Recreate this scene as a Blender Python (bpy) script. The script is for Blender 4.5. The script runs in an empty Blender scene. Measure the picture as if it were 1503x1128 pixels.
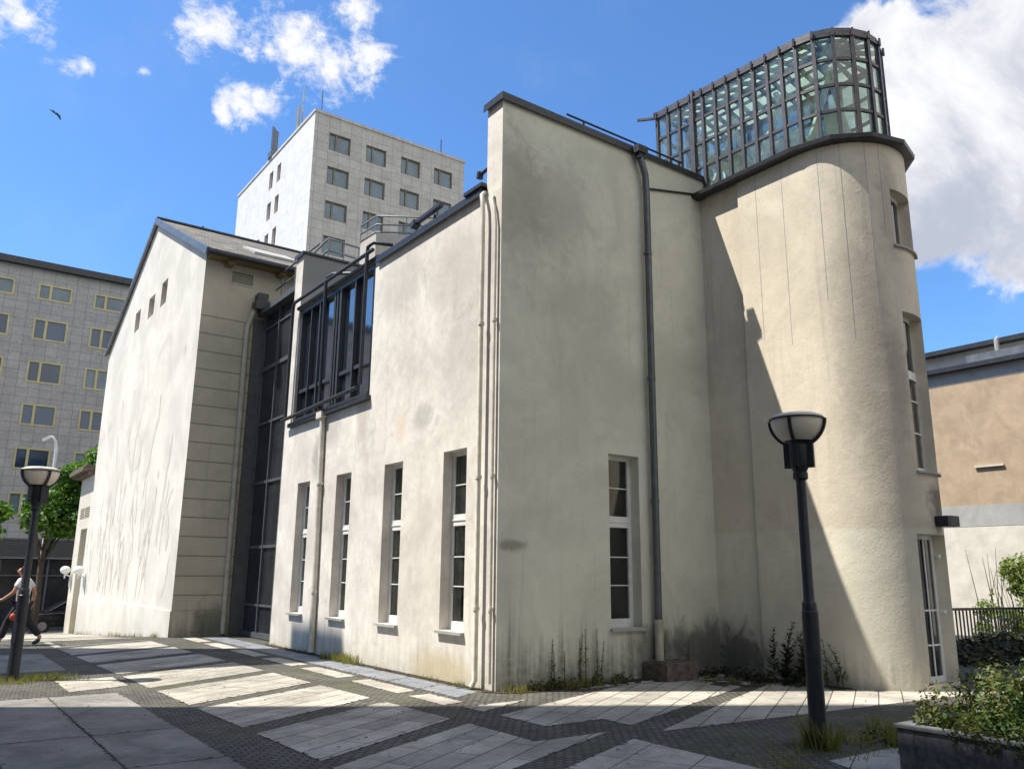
import bpy, bmesh, math, random
from mathutils import Vector, Matrix
random.seed(7)
S = bpy.context.scene
COL = S.collection
R = math.radians
# ------------------------------------------------------------------ camera model
# world frame: origin at the foot of the hall's corner, +x along the shaded front, +y along the sunlit front
F = 1200.; P = .2271; A = .0096; AZ = R(54.2); H = 1.6
er = (math.sin(AZ), math.cos(AZ)); el = (-math.cos(AZ), math.sin(AZ))
def bf(X, Y, Z): return Vector((X*er[0]+Y*er[1], X*el[0]+Y*el[1], Z))
def ray(u, v):
    x = (u-751.5)/F; y = -(v-564)/F
    x, y = math.cos(A)*x-math.sin(A)*y, math.sin(A)*x+math.cos(A)*y
    return bf(x, math.cos(P)-math.sin(P)*y, math.sin(P)+math.cos(P)*y)
_d = ray(727, 1015); _t = -H/_d[2]
C = Vector((-_d[0]*_t, -_d[1]*_t, H))
def gz(u, v, z=0): d = ray(u, v); return C+d*((z-C[2])/d[2])
def px(u, v, x): d = ray(u, v); return C+d*((x-C[0])/d[0])
def py(u, v, y): d = ray(u, v); return C+d*((y-C[1])/d[1])
cam = bpy.data.cameras.new('camera'); co = bpy.data.objects.new('camera', cam); COL.objects.link(co)
ca, sa, cp, sp = math.cos(A), math.sin(A), math.cos(P), math.sin(P)
cx = bf(ca, -sp*sa, cp*sa); cy = bf(-sa, -sp*ca, cp*ca); cz = -bf(0, cp, sp)
co.matrix_world = Matrix(((cx[0], cy[0], cz[0], C[0]), (cx[1], cy[1], cz[1], C[1]), (cx[2], cy[2], cz[2], C[2]), (0, 0, 0, 1)))
cam.sensor_width = 36; cam.lens = 36*F/1503; cam.clip_end = 3000; cam.clip_start = .05
S.camera = co
# ------------------------------------------------------------------ sun, sky
SD = Vector((-.855, .518, 0)).normalized(); SE = R(59)
SV = Vector((SD.x*math.cos(SE), SD.y*math.cos(SE), math.sin(SE)))
sl = bpy.data.lights.new('sun', 'SUN'); sl.energy = 4.4; sl.angle = R(.5); sl.color = (1, .945, .85)
so = bpy.data.objects.new('sun', sl); COL.objects.link(so); so.location = (-30, 20, 50)
so.rotation_euler = SV.to_track_quat('Z', 'Y').to_euler()
S.view_settings.view_transform = 'Standard'; S.view_settings.look = 'None'
S.view_settings.exposure = .95; S.view_settings.gamma = 1; S.view_settings.use_curve_mapping = False

class NT:
    def __init__(s, tree): s.t = tree; s.n = tree.nodes; s.l = tree.links
    def put(s, sock, v):
        if v is None: return
        if hasattr(v, 'outputs'): v = v.outputs[0]
        if isinstance(v, bpy.types.NodeSocket): s.l.new(v, sock)
        else:
            if hasattr(sock, 'default_value'):
                try: sock.default_value = v
                except Exception:
                    sock.default_value = tuple(v)+(1,) if hasattr(v, '__len__') else (v, v, v)
    def node(s, ty, ins=None, **pr):
        n = s.n.new(ty)
        for k, v in pr.items(): setattr(n, k, v)
        for k, v in (ins or {}).items(): s.put(n.inputs[k], v)
        return n
    def m(s, op, a, b=0., c=None, clamp=False):
        n = s.node('ShaderNodeMath', {0: a, 1: b}, operation=op, use_clamp=clamp)
        if c is not None: s.put(n.inputs[2], c)
        return n.outputs[0]
    def mix(s, f, a, b, mode='MIX'):
        n = s.n.new('ShaderNodeMix'); n.data_type = 'RGBA'; n.blend_type = mode; n.clamp_factor = True
        def c4(v): return tuple(v)+(1,) if isinstance(v, (tuple, list)) and len(v) == 3 else v
        s.put(n.inputs[0], f); s.put(n.inputs[6], c4(a)); s.put(n.inputs[7], c4(b)); return n.outputs[2]
    def noise(s, vec, scale, detail=4, rough=.55, dist=0.):
        return s.node('ShaderNodeTexNoise', {'Vector': vec, 'Scale': scale, 'Detail': detail, 'Roughness': rough, 'Distortion': dist}).outputs[0]
    def rng(s, v, a, b, c=0., d=1.):
        n = s.node('ShaderNodeMapRange', {0: v, 1: a, 2: b, 3: c, 4: d}); n.clamp = True; return n.outputs[0]
    def sstep(s, v, a, b):
        n = s.n.new('ShaderNodeMapRange'); n.interpolation_type = 'SMOOTHSTEP'; s.put(n.inputs[0], v)
        n.inputs[1].default_value = a; n.inputs[2].default_value = b; return n.outputs[0]
    def map(s, vec, loc=(0, 0, 0), rot=(0, 0, 0), sc=(1, 1, 1)):
        return s.node('ShaderNodeMapping', {0: vec, 1: loc, 2: rot, 3: sc}).outputs[0]
    def pos(s): return s.node('ShaderNodeNewGeometry').outputs['Position']
    def xyz(s, v): return s.node('ShaderNodeSeparateXYZ', {0: v}).outputs

# sky with clouds laid out by direction
W = bpy.data.worlds.new('World'); S.world = W; W.use_nodes = True
w = NT(W.node_tree); w.n.clear()
sky = w.node('ShaderNodeTexSky', sky_type='NISHITA', sun_disc=False, sun_elevation=SE, sun_rotation=math.atan2(SD.x, SD.y), altitude=50, air_density=1., dust_density=.4, ozone_density=3.)
dirv = w.node('ShaderNodeTexCoord').outputs['Generated']
n1 = w.noise(dirv, 9, 8, .62, .6); n2 = w.noise(w.map(dirv, (3, 1, 2)), 26, 6, .6, .4); n3 = w.noise(w.map(dirv, (7, 3, 5)), 5, 5, .55)
def blobs(bl):
    acc = None
    for u, v, r in bl:
        d = ray(u, v).normalized()
        dn = w.node('ShaderNodeVectorMath', {0: dirv, 1: tuple(d)}, operation='DOT_PRODUCT').outputs['Value']
        rr = r/F*(1/(1+((u-751)**2+(v-564)**2)/F**2))**.5
        k = w.m('SUBTRACT', 1., w.m('DIVIDE', w.m('ARCCOSINE', w.m('MINIMUM', dn, .9999999)), rr))
        acc = k if acc is None else w.m('MAXIMUM', acc, k)
    return acc
wisps = blobs([(a_, b_, c_*1.25) for a_, b_, c_ in [(40, 25, 55), (75, 65, 40), (20, 5, 50), (100, 95, 35), (330, 35, 55), (430, 45, 60), (455, 80, 60), (510, 95, 55), (550, 75, 45), (490, 105, 45), (300, 45, 40), (370, 50, 40), (355, 152, 36), (325, 165, 26), (380, 148, 24), (65, 90, 30), (395, 75, 22), (210, 105, 18), (125, 98, 22), (530, 20, 40)]])
big = blobs([(1480, 110, 190), (1420, 190, 170), (1500, 290, 150), (1400, 300, 110), (1330, 120, 120), (1300, 60, 70), (1480, 30, 70), (1360, 340, 70), (1490, 370, 60), (1600, 200, 260), (1255, 90, 60)])
nn = w.m('ADD', w.m('MULTIPLY', w.m('SUBTRACT', n1, .5), 3.4), w.m('MULTIPLY', w.m('SUBTRACT', n2, .5), 2.8))
mw = w.m('MULTIPLY', w.sstep(w.m('ADD', w.m('MULTIPLY', wisps, 1.25), w.m('MULTIPLY', w.m('ADD', nn, w.m('MULTIPLY', w.m('SUBTRACT', w.noise(w.map(dirv, (2, 2, 8), (0, 0, .4), (1, 1, 2.2)), 55, 5, .65, .6), .5), 1.3)), .95)), .36, 1.45), .95)
mb_ = w.sstep(w.m('ADD', w.m('MULTIPLY', big, 1.9), w.m('MULTIPLY', nn, .5)), .06, .62)
veil = w.m('MULTIPLY', w.sstep(n3, .5, .8), .10)
n4 = w.noise(w.map(dirv, (1, 9, 4)), 6.5, 6, .6, .5)
zc = w.xyz(dirv)[2]
lowshade = w.m('MULTIPLY', w.sstep(w.m('ADD', n4, w.m('MULTIPLY', w.m('SUBTRACT', .42, zc), 1.1)), .28, .62), w.sstep(big, .05, .4))
skyc = w.mix(1., sky.outputs[0], (.62, .90, 1.16), 'MULTIPLY')
CW = 5.3
fill_clouds = None  # unseen clouds behind the camera, added as white fill for the shaded walls
for dx, dy, dz, rr_ in ((.3, -.8, .5, .42), (-.45, -.8, .45, .36), (.75, -.6, .42, .34), (.1, -.9, .28, .4), (-.1, -.6, .75, .3), (.55, -.75, .7, .3), (.95, -.25, .35, .3), (-.75, -.6, .35, .25)):
    dd_ = Vector((dx, dy, dz)).normalized(); k_ = w.m('SUBTRACT', 1., w.m('DIVIDE', w.m('ARCCOSINE', w.m('MINIMUM', w.node('ShaderNodeVectorMath', {0: dirv, 1: tuple(dd_)}, operation='DOT_PRODUCT').outputs['Value'], .9999999)), rr_))
    fill_clouds = k_ if fill_clouds is None else w.m('MAXIMUM', fill_clouds, k_)
m_fill_clouds = w.sstep(w.m('ADD', w.m('MULTIPLY', fill_clouds, 1.9), w.m('MULTIPLY', nn, .5)), .06, .62)
cloudc = w.mix(lowshade, (CW, CW*1., CW*1.02), (CW*.52, CW*.56, CW*.67))
c1 = w.mix(veil, skyc, (CW*.8, CW*.85, CW*.9))
c2 = w.mix(mw, c1, (CW, CW, CW*1.02))
c3_ = w.mix(mb_, c2, cloudc)
c3_ = w.mix(m_fill_clouds, c3_, (CW*1.35, CW*1.33, CW*1.28))
bg = w.node('ShaderNodeBackground', {0: c3_, 1: .10})
w.l.new(bg.outputs[0], w.node('ShaderNodeOutputWorld').inputs[0])

# ------------------------------------------------------------------ materials
MATS = {}
def newmat(name):
    m = bpy.data.materials.new(name); m.use_nodes = True; t = NT(m.node_tree); t.n.clear(); return m, t
def finish(t, col, rough=.8, metal=0., bump=None, bstr=.3, bdist=.01, spec=.5, **kw):
    b = t.node('ShaderNodeBsdfPrincipled', {'Metallic': metal, 'Specular IOR Level': spec})
    t.put(b.inputs['Base Color'], tuple(col)+(1,) if isinstance(col, tuple) and len(col) == 3 else col)
    t.put(b.inputs['Roughness'], rough)
    for k, v in kw.items(): t.put(b.inputs[k.replace('_', ' ')], v)
    if bump is not None:
        bn = t.node('ShaderNodeBump', {'Height': bump, 'Strength': bstr, 'Distance': bdist}); t.l.new(bn.outputs[0], b.inputs['Normal'])
    t.l.new(b.outputs[0], t.node('ShaderNodeOutputMaterial').inputs[0]); return b
def simple(name, col, rough=.6, metal=0., var=.25, scale=6., spec=.5, bump=.15, island=0., **kw):
    m, t = newmat(name); p = t.pos(); n = t.noise(p, scale, 6, .6); n2 = t.noise(p, scale*8, 3, .6)
    f = t.rng(n, .3, .7, 1-var, 1+var)
    if island:
        ri = t.node('ShaderNodeNewGeometry').outputs['Random Per Island']; f = t.m('MULTIPLY', f, t.rng(ri, 0, 1, 1-island, 1+island))
    cc = t.mix(1., col, t.node('ShaderNodeCombineColor', {0: f, 1: f, 2: f}).outputs[0], 'MULTIPLY')
    finish(t, cc, t.rng(n2, .3, .7, max(.02, rough-.08), min(1, rough+.08)), metal, n2, bump, .004, spec, **kw); return m
def plaster(name, base, dirt=(.27, .26, .23), amt=.5, streak=.4, foot=.6, footh=.9, footc=(.17, .17, .12), spots=(), scale=1., lines=None, plinth=None, bump=.35, tint2=None, tone=None):
    m, t = newmat(name); p = t.pos(); x, y, z = t.xyz(p)
    big = t.noise(p, .55*scale, 6, .62, .8); med = t.noise(t.map(p, (4, 2, 7)), 2.3*scale, 7, .68, 1.2); fine = t.noise(p, 38, 4, .7)
    st = t.noise(t.map(p, (0, 0, 0), (0, 0, 0), (5.5, 5.5, .28)), 1.3, 6, .62, .3)
    mid = t.noise(t.map(p, (1, 5, 2)), 9, 5, .65, .5)
    lo = tuple(c*.80 for c in base) if tint2 is None else tint2
    c = t.mix(t.sstep(big, .35, .68), base, lo)
    c = t.mix(t.m('MULTIPLY', t.sstep(med, .52, .74), amt), c, tuple(b*.5+d*.5 for b, d in zip(base, dirt)))
    c = t.mix(t.m('MULTIPLY', t.sstep(st, .54, .8), streak), c, dirt)
    gq = t.rng(t.noise(t.map(p, (6, 1, 3)), 3.4, 9, .74, .4), .34, .66, 1-.2*amt, 1+.06*amt)
    c = t.mix(1., c, t.node('ShaderNodeCombineColor', {0: gq, 1: gq, 2: gq}).outputs[0], 'MULTIPLY')
    c = t.mix(t.m('MULTIPLY', t.sstep(mid, .6, .78), amt*.45), c, dirt)
    c = t.mix(t.m('MULTIPLY', t.sstep(t.noise(t.map(p, (9, 9, 9)), 1.1, 6, .7, 2.), .63, .70), amt*.35), c, tuple(min(1, b*1.12) for b in base))
    c = t.mix(t.m('MULTIPLY', t.rng(fine, .35, .7), .16), c, tuple(b*.55 for b in base))
    if foot:
        k = t.m('SUBTRACT', z, t.m('MULTIPLY', t.m('SUBTRACT', st, .35), 2.2*footh))
        fm = t.m('MULTIPLY', t.sstep(t.m('SUBTRACT', footh*.55, k), 0, footh), foot)
        c = t.mix(t.m('MULTIPLY', fm, t.rng(mid, .25, .6, .35, 1)), c, footc)
    for (sx, sy, sz), (rx, ry, rz), colr, k in spots:
        v = t.node('ShaderNodeVectorMath', {0: p, 1: (sx, sy, sz)}, operation='SUBTRACT').outputs[0]
        v = t.node('ShaderNodeVectorMath', {0: v, 1: (1/rx, 1/ry, 1/rz)}, operation='MULTIPLY').outputs[0]
        ln = t.node('ShaderNodeVectorMath', {0: v}, operation='LENGTH').outputs['Value']
        ln = t.m('ADD', ln, t.m('MULTIPLY', t.m('SUBTRACT', med, .5), 1.5))
        c = t.mix(t.m('MULTIPLY', t.m('SUBTRACT', 1., t.sstep(ln, .3, 1.)), k), c, colr)
    if tone: c = t.mix(t.rng(z, tone-.02, tone+.02), c, t.mix(1., c, (.93, .885, .87), 'MULTIPLY'))
    h = t.m('ADD', t.m('MULTIPLY', fine, .5), t.m('MULTIPLY', mid, .8))
    if lines:
        for zz in lines:
            dd = t.m('ABSOLUTE', t.m('SUBTRACT', z, zz)); k = t.m('SUBTRACT', 1., t.rng(dd, .008, .02))
            c = t.mix(t.m('MULTIPLY', k, .8), c, tuple(b*.3 for b in base)); h = t.m('SUBTRACT', h, t.m('MULTIPLY', k, 3))
    finish(t, c, .92, 0, h, bump, .006, .2); return m
def brick_mat(name, c1, c2, mortar, bw, rh, ms, rot=(0, 0, 0), swz=None, rough=.8, noise_amt=.35, offset=.5, bump=.5, moss=0., loc=(0, 0, 0), mossc=(.10, .11, .035)):
    m, t = newmat(name); p = t.pos()
    if swz:
        o = t.xyz(p); v = t.node('ShaderNodeCombineXYZ', {0: o[swz[0]], 1: o[swz[1]], 2: 0.}).outputs[0]
    else: v = p
    v = t.map(v, loc, rot)
    wob = t.node('ShaderNodeTexNoise', {'Vector': v, 'Scale': 3., 'Detail': 2.}).outputs[1]
    v2 = t.node('ShaderNodeVectorMath', {0: wob, 1: (.5, .5, .5)}, operation='SUBTRACT').outputs[0]
    v2 = t.node('ShaderNodeVectorMath', {0: v2, 1: (ms*1.6,)*3}, operation='MULTIPLY').outputs[0]
    v = t.node('ShaderNodeVectorMath', {0: v, 1: v2}, operation='ADD').outputs[0]
    b = t.node('ShaderNodeTexBrick', {'Vector': v, 'Color1': tuple(c1)+(1,), 'Color2': tuple(c2)+(1,), 'Mortar': tuple(mortar)+(1,), 'Scale': 1., 'Mortar Size': ms, 'Mortar Smooth': .3, 'Bias': 0., 'Brick Width': bw, 'Row Height': rh}, offset=offset, offset_frequency=2, squash=1.)
    n = t.noise(p, 1.1, 7, .65, .6); f = t.noise(p, 60, 3, .7); md = t.noise(p, 7, 5, .65)
    g = t.m('MULTIPLY', t.rng(n, .3, .7, 1-noise_amt, 1+noise_amt), t.m('MULTIPLY', t.rng(f, .3, .7, .78, 1.22), t.rng(md, .3, .7, .85, 1.15)))
    c = t.mix(1., b.outputs[0], t.node('ShaderNodeCombineColor', {0: g, 1: g, 2: g}).outputs[0], 'MULTIPLY')
    gum = t.node('ShaderNodeTexVoronoi', {'Vector': p, 'Scale': 2.6, 'Randomness': 1.}).outputs[0]
    if moss: c = t.mix(t.m('MULTIPLY', t.m('SUBTRACT', 1., t.rng(gum, .045, .075)), .55), c, (.05, .048, .045))
    if moss: c = t.mix(t.m('MULTIPLY', t.sstep(t.m('ADD', t.noise(t.map(p, (3, 8, 1)), .9, 7, .7, .5), t.m('MULTIPLY', b.outputs[1], .12)), .56, .72), moss), c, mossc)
    h = t.m('ADD', t.m('MULTIPLY', b.outputs[1], -1.), t.m('MULTIPLY', f, .25))
    finish(t, c, rough, 0, h, bump, .012, .3); return m
def foliage(name, c1, c2, c3, trans=.35):
    m, t = newmat(name); ri = t.node('ShaderNodeNewGeometry').outputs['Random Per Island']
    n = t.noise(t.pos(), 2.2, 4, .6)
    c = t.mix(ri, c1, c2); c = t.mix(t.sstep(t.m('ADD', n, t.m('MULTIPLY', ri, .15)), .5, .75), c, c3)
    d = t.node('ShaderNodeBsdfPrincipled', {'Base Color': c, 'Roughness': .5, 'Specular IOR Level': .35})
    tr = t.node('ShaderNodeBsdfTranslucent', {0: t.mix(1., c, (1.2, 1.3, .5), 'MULTIPLY')})
    mx = t.node('ShaderNodeMixShader', {0: trans}); t.l.new(d.outputs[0], mx.inputs[1]); t.l.new(tr.outputs[0], mx.inputs[2])
    t.l.new(mx.outputs[0], t.node('ShaderNodeOutputMaterial').inputs[0]); return m
def clearglass(name, tint, refl=1.0, rough=.02, dirt=.05, dirtc=(.5, .55, .5), milky=False):
    m, t = newmat(name)
    tr = t.node('ShaderNodeBsdfTransparent', {0: tuple(tint)+(1,)}); gl = t.node('ShaderNodeBsdfGlossy', {0: (.95, .97, 1, 1), 1: rough})
    ge = t.node('ShaderNodeNewGeometry'); dt = t.m('ABSOLUTE', t.node('ShaderNodeVectorMath', {0: ge.outputs['Incoming'], 1: ge.outputs['Normal']}, operation='DOT_PRODUCT').outputs['Value'])
    fr = t.m('MULTIPLY', t.m('ADD', .045, t.m('MULTIPLY', .955, t.m('POWER', t.m('SUBTRACT', 1., dt), 5.))), refl, clamp=True)
    df = t.node('ShaderNodeBsdfDiffuse', {0: tuple(dirtc)+(1,)})
    if milky:
        tl = t.node('ShaderNodeBsdfTranslucent', {0: tuple(dirtc)+(1,)}); mm = t.node('ShaderNodeMixShader', {0: .5}); t.l.new(df.outputs[0], mm.inputs[1]); t.l.new(tl.outputs[0], mm.inputs[2]); df = mm
    m0 = t.node('ShaderNodeMixShader', {0: t.m('MULTIPLY', t.rng(t.noise(t.pos(), 3, 5, .65), .35, .7), dirt)}); t.l.new(tr.outputs[0], m0.inputs[1]); t.l.new(df.outputs[0], m0.inputs[2])
    mx = t.node('ShaderNodeMixShader', {0: fr}); t.l.new(m0.outputs[0], mx.inputs[1]); t.l.new(gl.outputs[0], mx.inputs[2])
    t.l.new(mx.outputs[0], t.node('ShaderNodeOutputMaterial').inputs[0]); return m

GR = [8.27, 7.78, 7.29, 6.8, 6.31, 5.82, 5.33, 4.85, 4.36, 3.88, 3.39, 2.92, 2.44, 1.96, 1.47, 1.0]
DK = (.035, .035, .03)
M = dict(
 facade=plaster('sunlit_plaster', (.745, .71, .645), (.27, .25, .225), .75, .3, .34, .75, (.25, .24, .15),
   tint2=(.585, .54, .485), spots=[((0, 3.05, 4.15), (.5, .33, .42), (.60, .44, .30), .4), ((0, 6.75, 3.95), (.5, .5, .7), (.30, .29, .27), .75), ((0, 6.1, 4.6), (.5, .6, .6), (.33, .32, .30), .5),
          ((0, 2.35, 4.2), (.5, .5, .35), (.30, .29, .27), .55), ((0, 1.2, 6.6), (.5, 1.6, 1.1), (.36, .34, .31), .4), ((0, 3.4, 6.9), (.5, 1.3, .8), (.36, .34, .31), .45),
          ((0, 1.0, 5.0), (.5, 1.1, 1.4), (.36, .34, .31), .4), ((0, 6.5, .4), (.5, .35, .8), (.16, .18, .09), .55), ((0, 1.5, .15), (.5, 1.2, .4), (.42, .34, .16), .5), ((0, 4.7, 4.6), (.5, .35, .9), (.40, .34, .28), .5)], bump=.6),
 shade=plaster('cream_plaster', (.70, .695, .585), (.33, .335, .275), .38, .30, .75, 1.0, (.085, .09, .07),
   spots=[((4.55, .0, .35), (1.7, .7, .75), (.10, .10, .085), .85), ((3.2, 0, .4), (.8, .5, .6), (.13, .13, .11), .7), ((.3, 0, 7.6), (.8, .5, 1.8), (.30, .28, .24), .5), ((1.1, 0, 7.6), (1.2, .6, 1.2), (.32, .31, .27), .45), ((.25, 0, 2.0), (.35, .4, .12), (.2, .2, .17), .7), ((1.7, 0, 6.0), (1.4, .5, .7), (.40, .37, .30), .4)]),
 tower=plaster('tower_plaster', (.74, .70, .575), (.34, .32, .26), .42, .42, .5, .7, (.14, .14, .11), tone=2.32,
   spots=[((6.1, -3.4, 2.75), (.5, .5, .45), (.10, .10, .09), .8), ((5.5, -3.3, 7.6), (.3, .4, 1.6), (.30, .29, .25), .5), ((4.9, -3.0, 5.2), (.5, .6, 2.5), (.40, .37, .31), .6), ((4.65, -.4, .3), (.6, .9, .7), (.09, .09, .075), .85), ((5.35, -3.3, 4.6), (.25, .4, 1.2), (.30, .28, .24), .5)], bump=1.),
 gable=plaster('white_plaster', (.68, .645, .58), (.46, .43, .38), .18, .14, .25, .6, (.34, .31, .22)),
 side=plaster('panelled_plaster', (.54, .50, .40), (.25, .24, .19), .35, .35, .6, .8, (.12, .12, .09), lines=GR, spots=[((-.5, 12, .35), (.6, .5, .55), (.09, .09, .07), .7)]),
 wing=plaster('wing_plaster', (.64, .60, .52), (.40, .36, .28), .35, .4, .3, .5, (.35, .28, .15)),
 grey_pl=plaster('grey_render', (.27, .28, .275), (.15, .155, .15), .3, .3, 0),
 rust_pl=plaster('rust_streaked_render', (.50, .46, .40), (.22, .10, .05), .5, .95, 0, scale=2.),
 beige=plaster('beige_render', (.48, .37, .255), (.28, .22, .16), .65, .25, 0, scale=2.6),
 conc=plaster('grey_concrete', (.42, .42, .40), (.24, .24, .23), .5, .35, 0, scale=2.),
 white_r=plaster('white_rough_render', (.70, .66, .585), (.5, .46, .4), .5, .25, 0, scale=2.5),
 dark_metal=simple('dark_metal', (.038, .040, .045), .42, .35, .3, 9),
 zinc=simple('zinc_sheet', (.17, .18, .19), .45, .6, .25, 5),
 bay_frame=simple('bay_frame', (.06, .066, .075), .4, .4, .2, 6),
 frame_grey=simple('grey_frame', (.115, .125, .135), .4, .4, .2, 6),
 bronze=simple('lantern_frame', (.082, .076, .082), .42, .45, .25, 8),
 white_pipe=simple('painted_pipe', (.58, .55, .47), .5, 0, .22, 5),
 cream_pipe=simple('cream_pipe', (.40, .375, .30), .5, 0, .22, 5),
 white_fr=simple('white_frame', (.68, .68, .66), .4, 0, .1, 6),
 glass=simple('dark_glass', (.014, .017, .021), .04, 0, .5, 2.5, .6, .02),
 glass_link=simple('dusty_glass', (.02, .022, .027), .10, 0, .5, 1.5, .35, .02),
 pane=clearglass('window_glass', (.55, .58, .56), 1.4),
 lpane=clearglass('lantern_glass', (.62, .74, .68), 1.5, .03, .60, (.34, .44, .39), True), bayglass=simple('coated_glass', (.012, .018, .032), .02, 0, .3, 2, 1., .01, IOR=2.3),
 room=simple('dark_room', (.03, .028, .026), .9, 0, .4, 2),  # near-black colour stands in for the unlit rooms behind the windows
 curtain=simple('curtain', (.40, .27, .24), .9, 0, .2, 12),
 slate=brick_mat('slate_roof', (.13, .12, .10), (.21, .19, .155), (.05, .048, .045), .3, .1, .012, (0, 0, 0), (0, 2), bump=.8),
 hotel=brick_mat('hotel_tiles', (.30, .288, .285), (.345, .33, .325), (.165, .16, .16), .62, .52, .014, (0, 0, 0), (0, 2), .45, .12, 0., .25),
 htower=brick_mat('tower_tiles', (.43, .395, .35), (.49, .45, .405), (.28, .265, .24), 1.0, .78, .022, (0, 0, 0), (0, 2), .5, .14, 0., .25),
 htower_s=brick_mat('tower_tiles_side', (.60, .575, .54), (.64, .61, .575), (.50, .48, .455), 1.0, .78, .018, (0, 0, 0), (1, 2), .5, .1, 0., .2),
 gold=simple('anodised_frame', (.42, .37, .19), .4, .1, .15, 2),
 gold2=simple('dull_frame', (.16, .135, .075), .45, .1, .2, 2),
 brown=simple('brown_shutter', (.19, .125, .05), .6, 0, .25, 2),
 hpane=simple('hotel_glass', (.028, .055, .10), .05, 0, .6, .35, .7, .02, .5),  # blue base colour stands in for sky reflected in the hotel panes
 hblind=simple('hotel_blind', (.11, .155, .19), .12, 0, .35, .5, .6, .02, .4),
 cobble=brick_mat('cobbles', (.078, .075, .07), (.12, .112, .10), (.035, .032, .026), .10, .085, .012, (0, 0, R(8)), None, .8, .4, .5, 1., .45),
 slab=brick_mat('granite_planks', (.28, .262, .225), (.40, .368, .31), (.06, .056, .046), 1.25, .3, .008, (0, 0, R(-30.6)), None, .8, .36, .5, .7, .34, (0, .07, 0), (.17, .155, .11)),
 slab2=brick_mat('concrete_slabs', (.20, .192, .178), (.235, .225, .205), (.06, .06, .055), 30, 30, .004, (0, 0, 0), None, .85, .42, .5, .3, .3, (5.3, 7.1, 0), (.14, .135, .10)),
 slab3=brick_mat('square_slabs', (.33, .30, .26), (.40, .365, .315), (.09, .085, .07), .62, .6, .007, (0, 0, R(-27)), None, .85, .3, 0., .5, .4, (0, 0, 0), (.15, .15, .07)),
 gutter=brick_mat('gutter_stone', (.17, .185, .205), (.215, .225, .24), (.08, .08, .07), .27, .5, .006, (0, 0, 0), None, .7, .2, .5, .4, .15),
 asphalt=simple('asphalt', (.06, .06, .06), .9, 0, .3, 3, .3, .4),
 soil=simple('soil', (.05, .042, .03), .95, 0, .45, 6, .2, .8),
 stone=simple('planter_stone', (.10, .103, .11), .85, 0, .45, 14, .3, .5),
 stone_rim=simple('planter_rim', (.19, .19, .185), .8, 0, .3, 14, .3, .5),
 brown_stone=simple('brown_block', (.13, .105, .085), .9, 0, .5, 10, .2, .6),
 bowl=simple('opal_bowl', (.74, .66, .57), .35, 0, .06, 4, .5, .02, Subsurface_Weight=.0),
 lamp_dark=simple('lamp_paint', (.022, .025, .032), .42, .2, .25, 10),
 bark=simple('bark', (.085, .07, .055), .95, 0, .4, 9, .2, .9),
 leaf_tree=foliage('tree_leaves', (.045, .11, .018), (.075, .17, .022), (.12, .22, .03), .4),
 leaf_bush=foliage('bush_leaves', (.035, .075, .018), (.075, .12, .025), (.15, .14, .035), .3),
 leaf_dark=foliage('dark_leaves', (.012, .018, .009), (.028, .034, .014), (.04, .038, .016), .2),
 leaf_lit=foliage('vine_leaves', (.09, .16, .03), (.16, .23, .05), (.22, .26, .06), .4),
 weed=foliage('weed_leaves', (.035, .055, .016), (.06, .085, .025), (.12, .11, .04), .3),
 grass=foliage('grass_blades', (.13, .16, .04), (.22, .21, .07), (.28, .24, .10), .4),
 skin=simple('skin', (.46, .25, .16), .5, 0, .08, 20), hair=simple('hair', (.07, .018, .012), .5, 0, .3, 40),
 tee=simple('white_cotton', (.76, .76, .77), .9, 0, .08, 12), jeans=simple('dark_trousers', (.022, .022, .028), .9, 0, .35, 20), rust_tr=simple('bag_red', (.50, .06, .03), .6, 0, .15, 20), shoe=simple('shoe', (.05, .05, .055), .6),
 car=simple('car_paint', (.012, .013, .016), .12, .3, .1, 2, .6, .02), tyre=simple('tyre', (.02, .02, .02), .85), rim=simple('alloy', (.4, .4, .42), .3, .9), lightg=simple('headlight', (.5, .52, .55), .1),
 white_paint=simple('white_paint', (.78, .78, .76), .4, 0, .06), shop=simple('shopfront', (.02, .022, .025), .2, 0, .5, .6), louvre=simple('louvre_band', (.10, .10, .105), .5, .2, .2), red=simple('red_paint', (.5, .03, .02), .5),
 joint=simple('joint_moss', (.062, .06, .042), .95, 0, .5, 5, .2, .6), crack=simple('crack', (.27, .25, .22), .95, 0, .3, 9, .1, .1),
 stain=None, lpanel=None)
def _stain():
    m, t = newmat('ivy_marks'); n = t.noise(t.pos(), 3, 6, .7); b = finish(t, t.mix(t.rng(n, .3, .7), (.49, .462, .415), (.60, .57, .51)), .95, 0, None, spec=.1); return m
M['stain'] = _stain()
def _panel():
    m, t = newmat('translucent_panel'); d = t.node('ShaderNodeBsdfDiffuse', {0: (.62, .70, .60, 1)}); tr = t.node('ShaderNodeBsdfTranslucent', {0: (.62, .72, .60, 1)})
    mx = t.node('ShaderNodeMixShader', {0: .55}); t.l.new(d.outputs[0], mx.inputs[1]); t.l.new(tr.outputs[0], mx.inputs[2]); t.l.new(mx.outputs[0], t.node('ShaderNodeOutputMaterial').inputs[0]); return m
M['lpanel'] = _panel()

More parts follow.
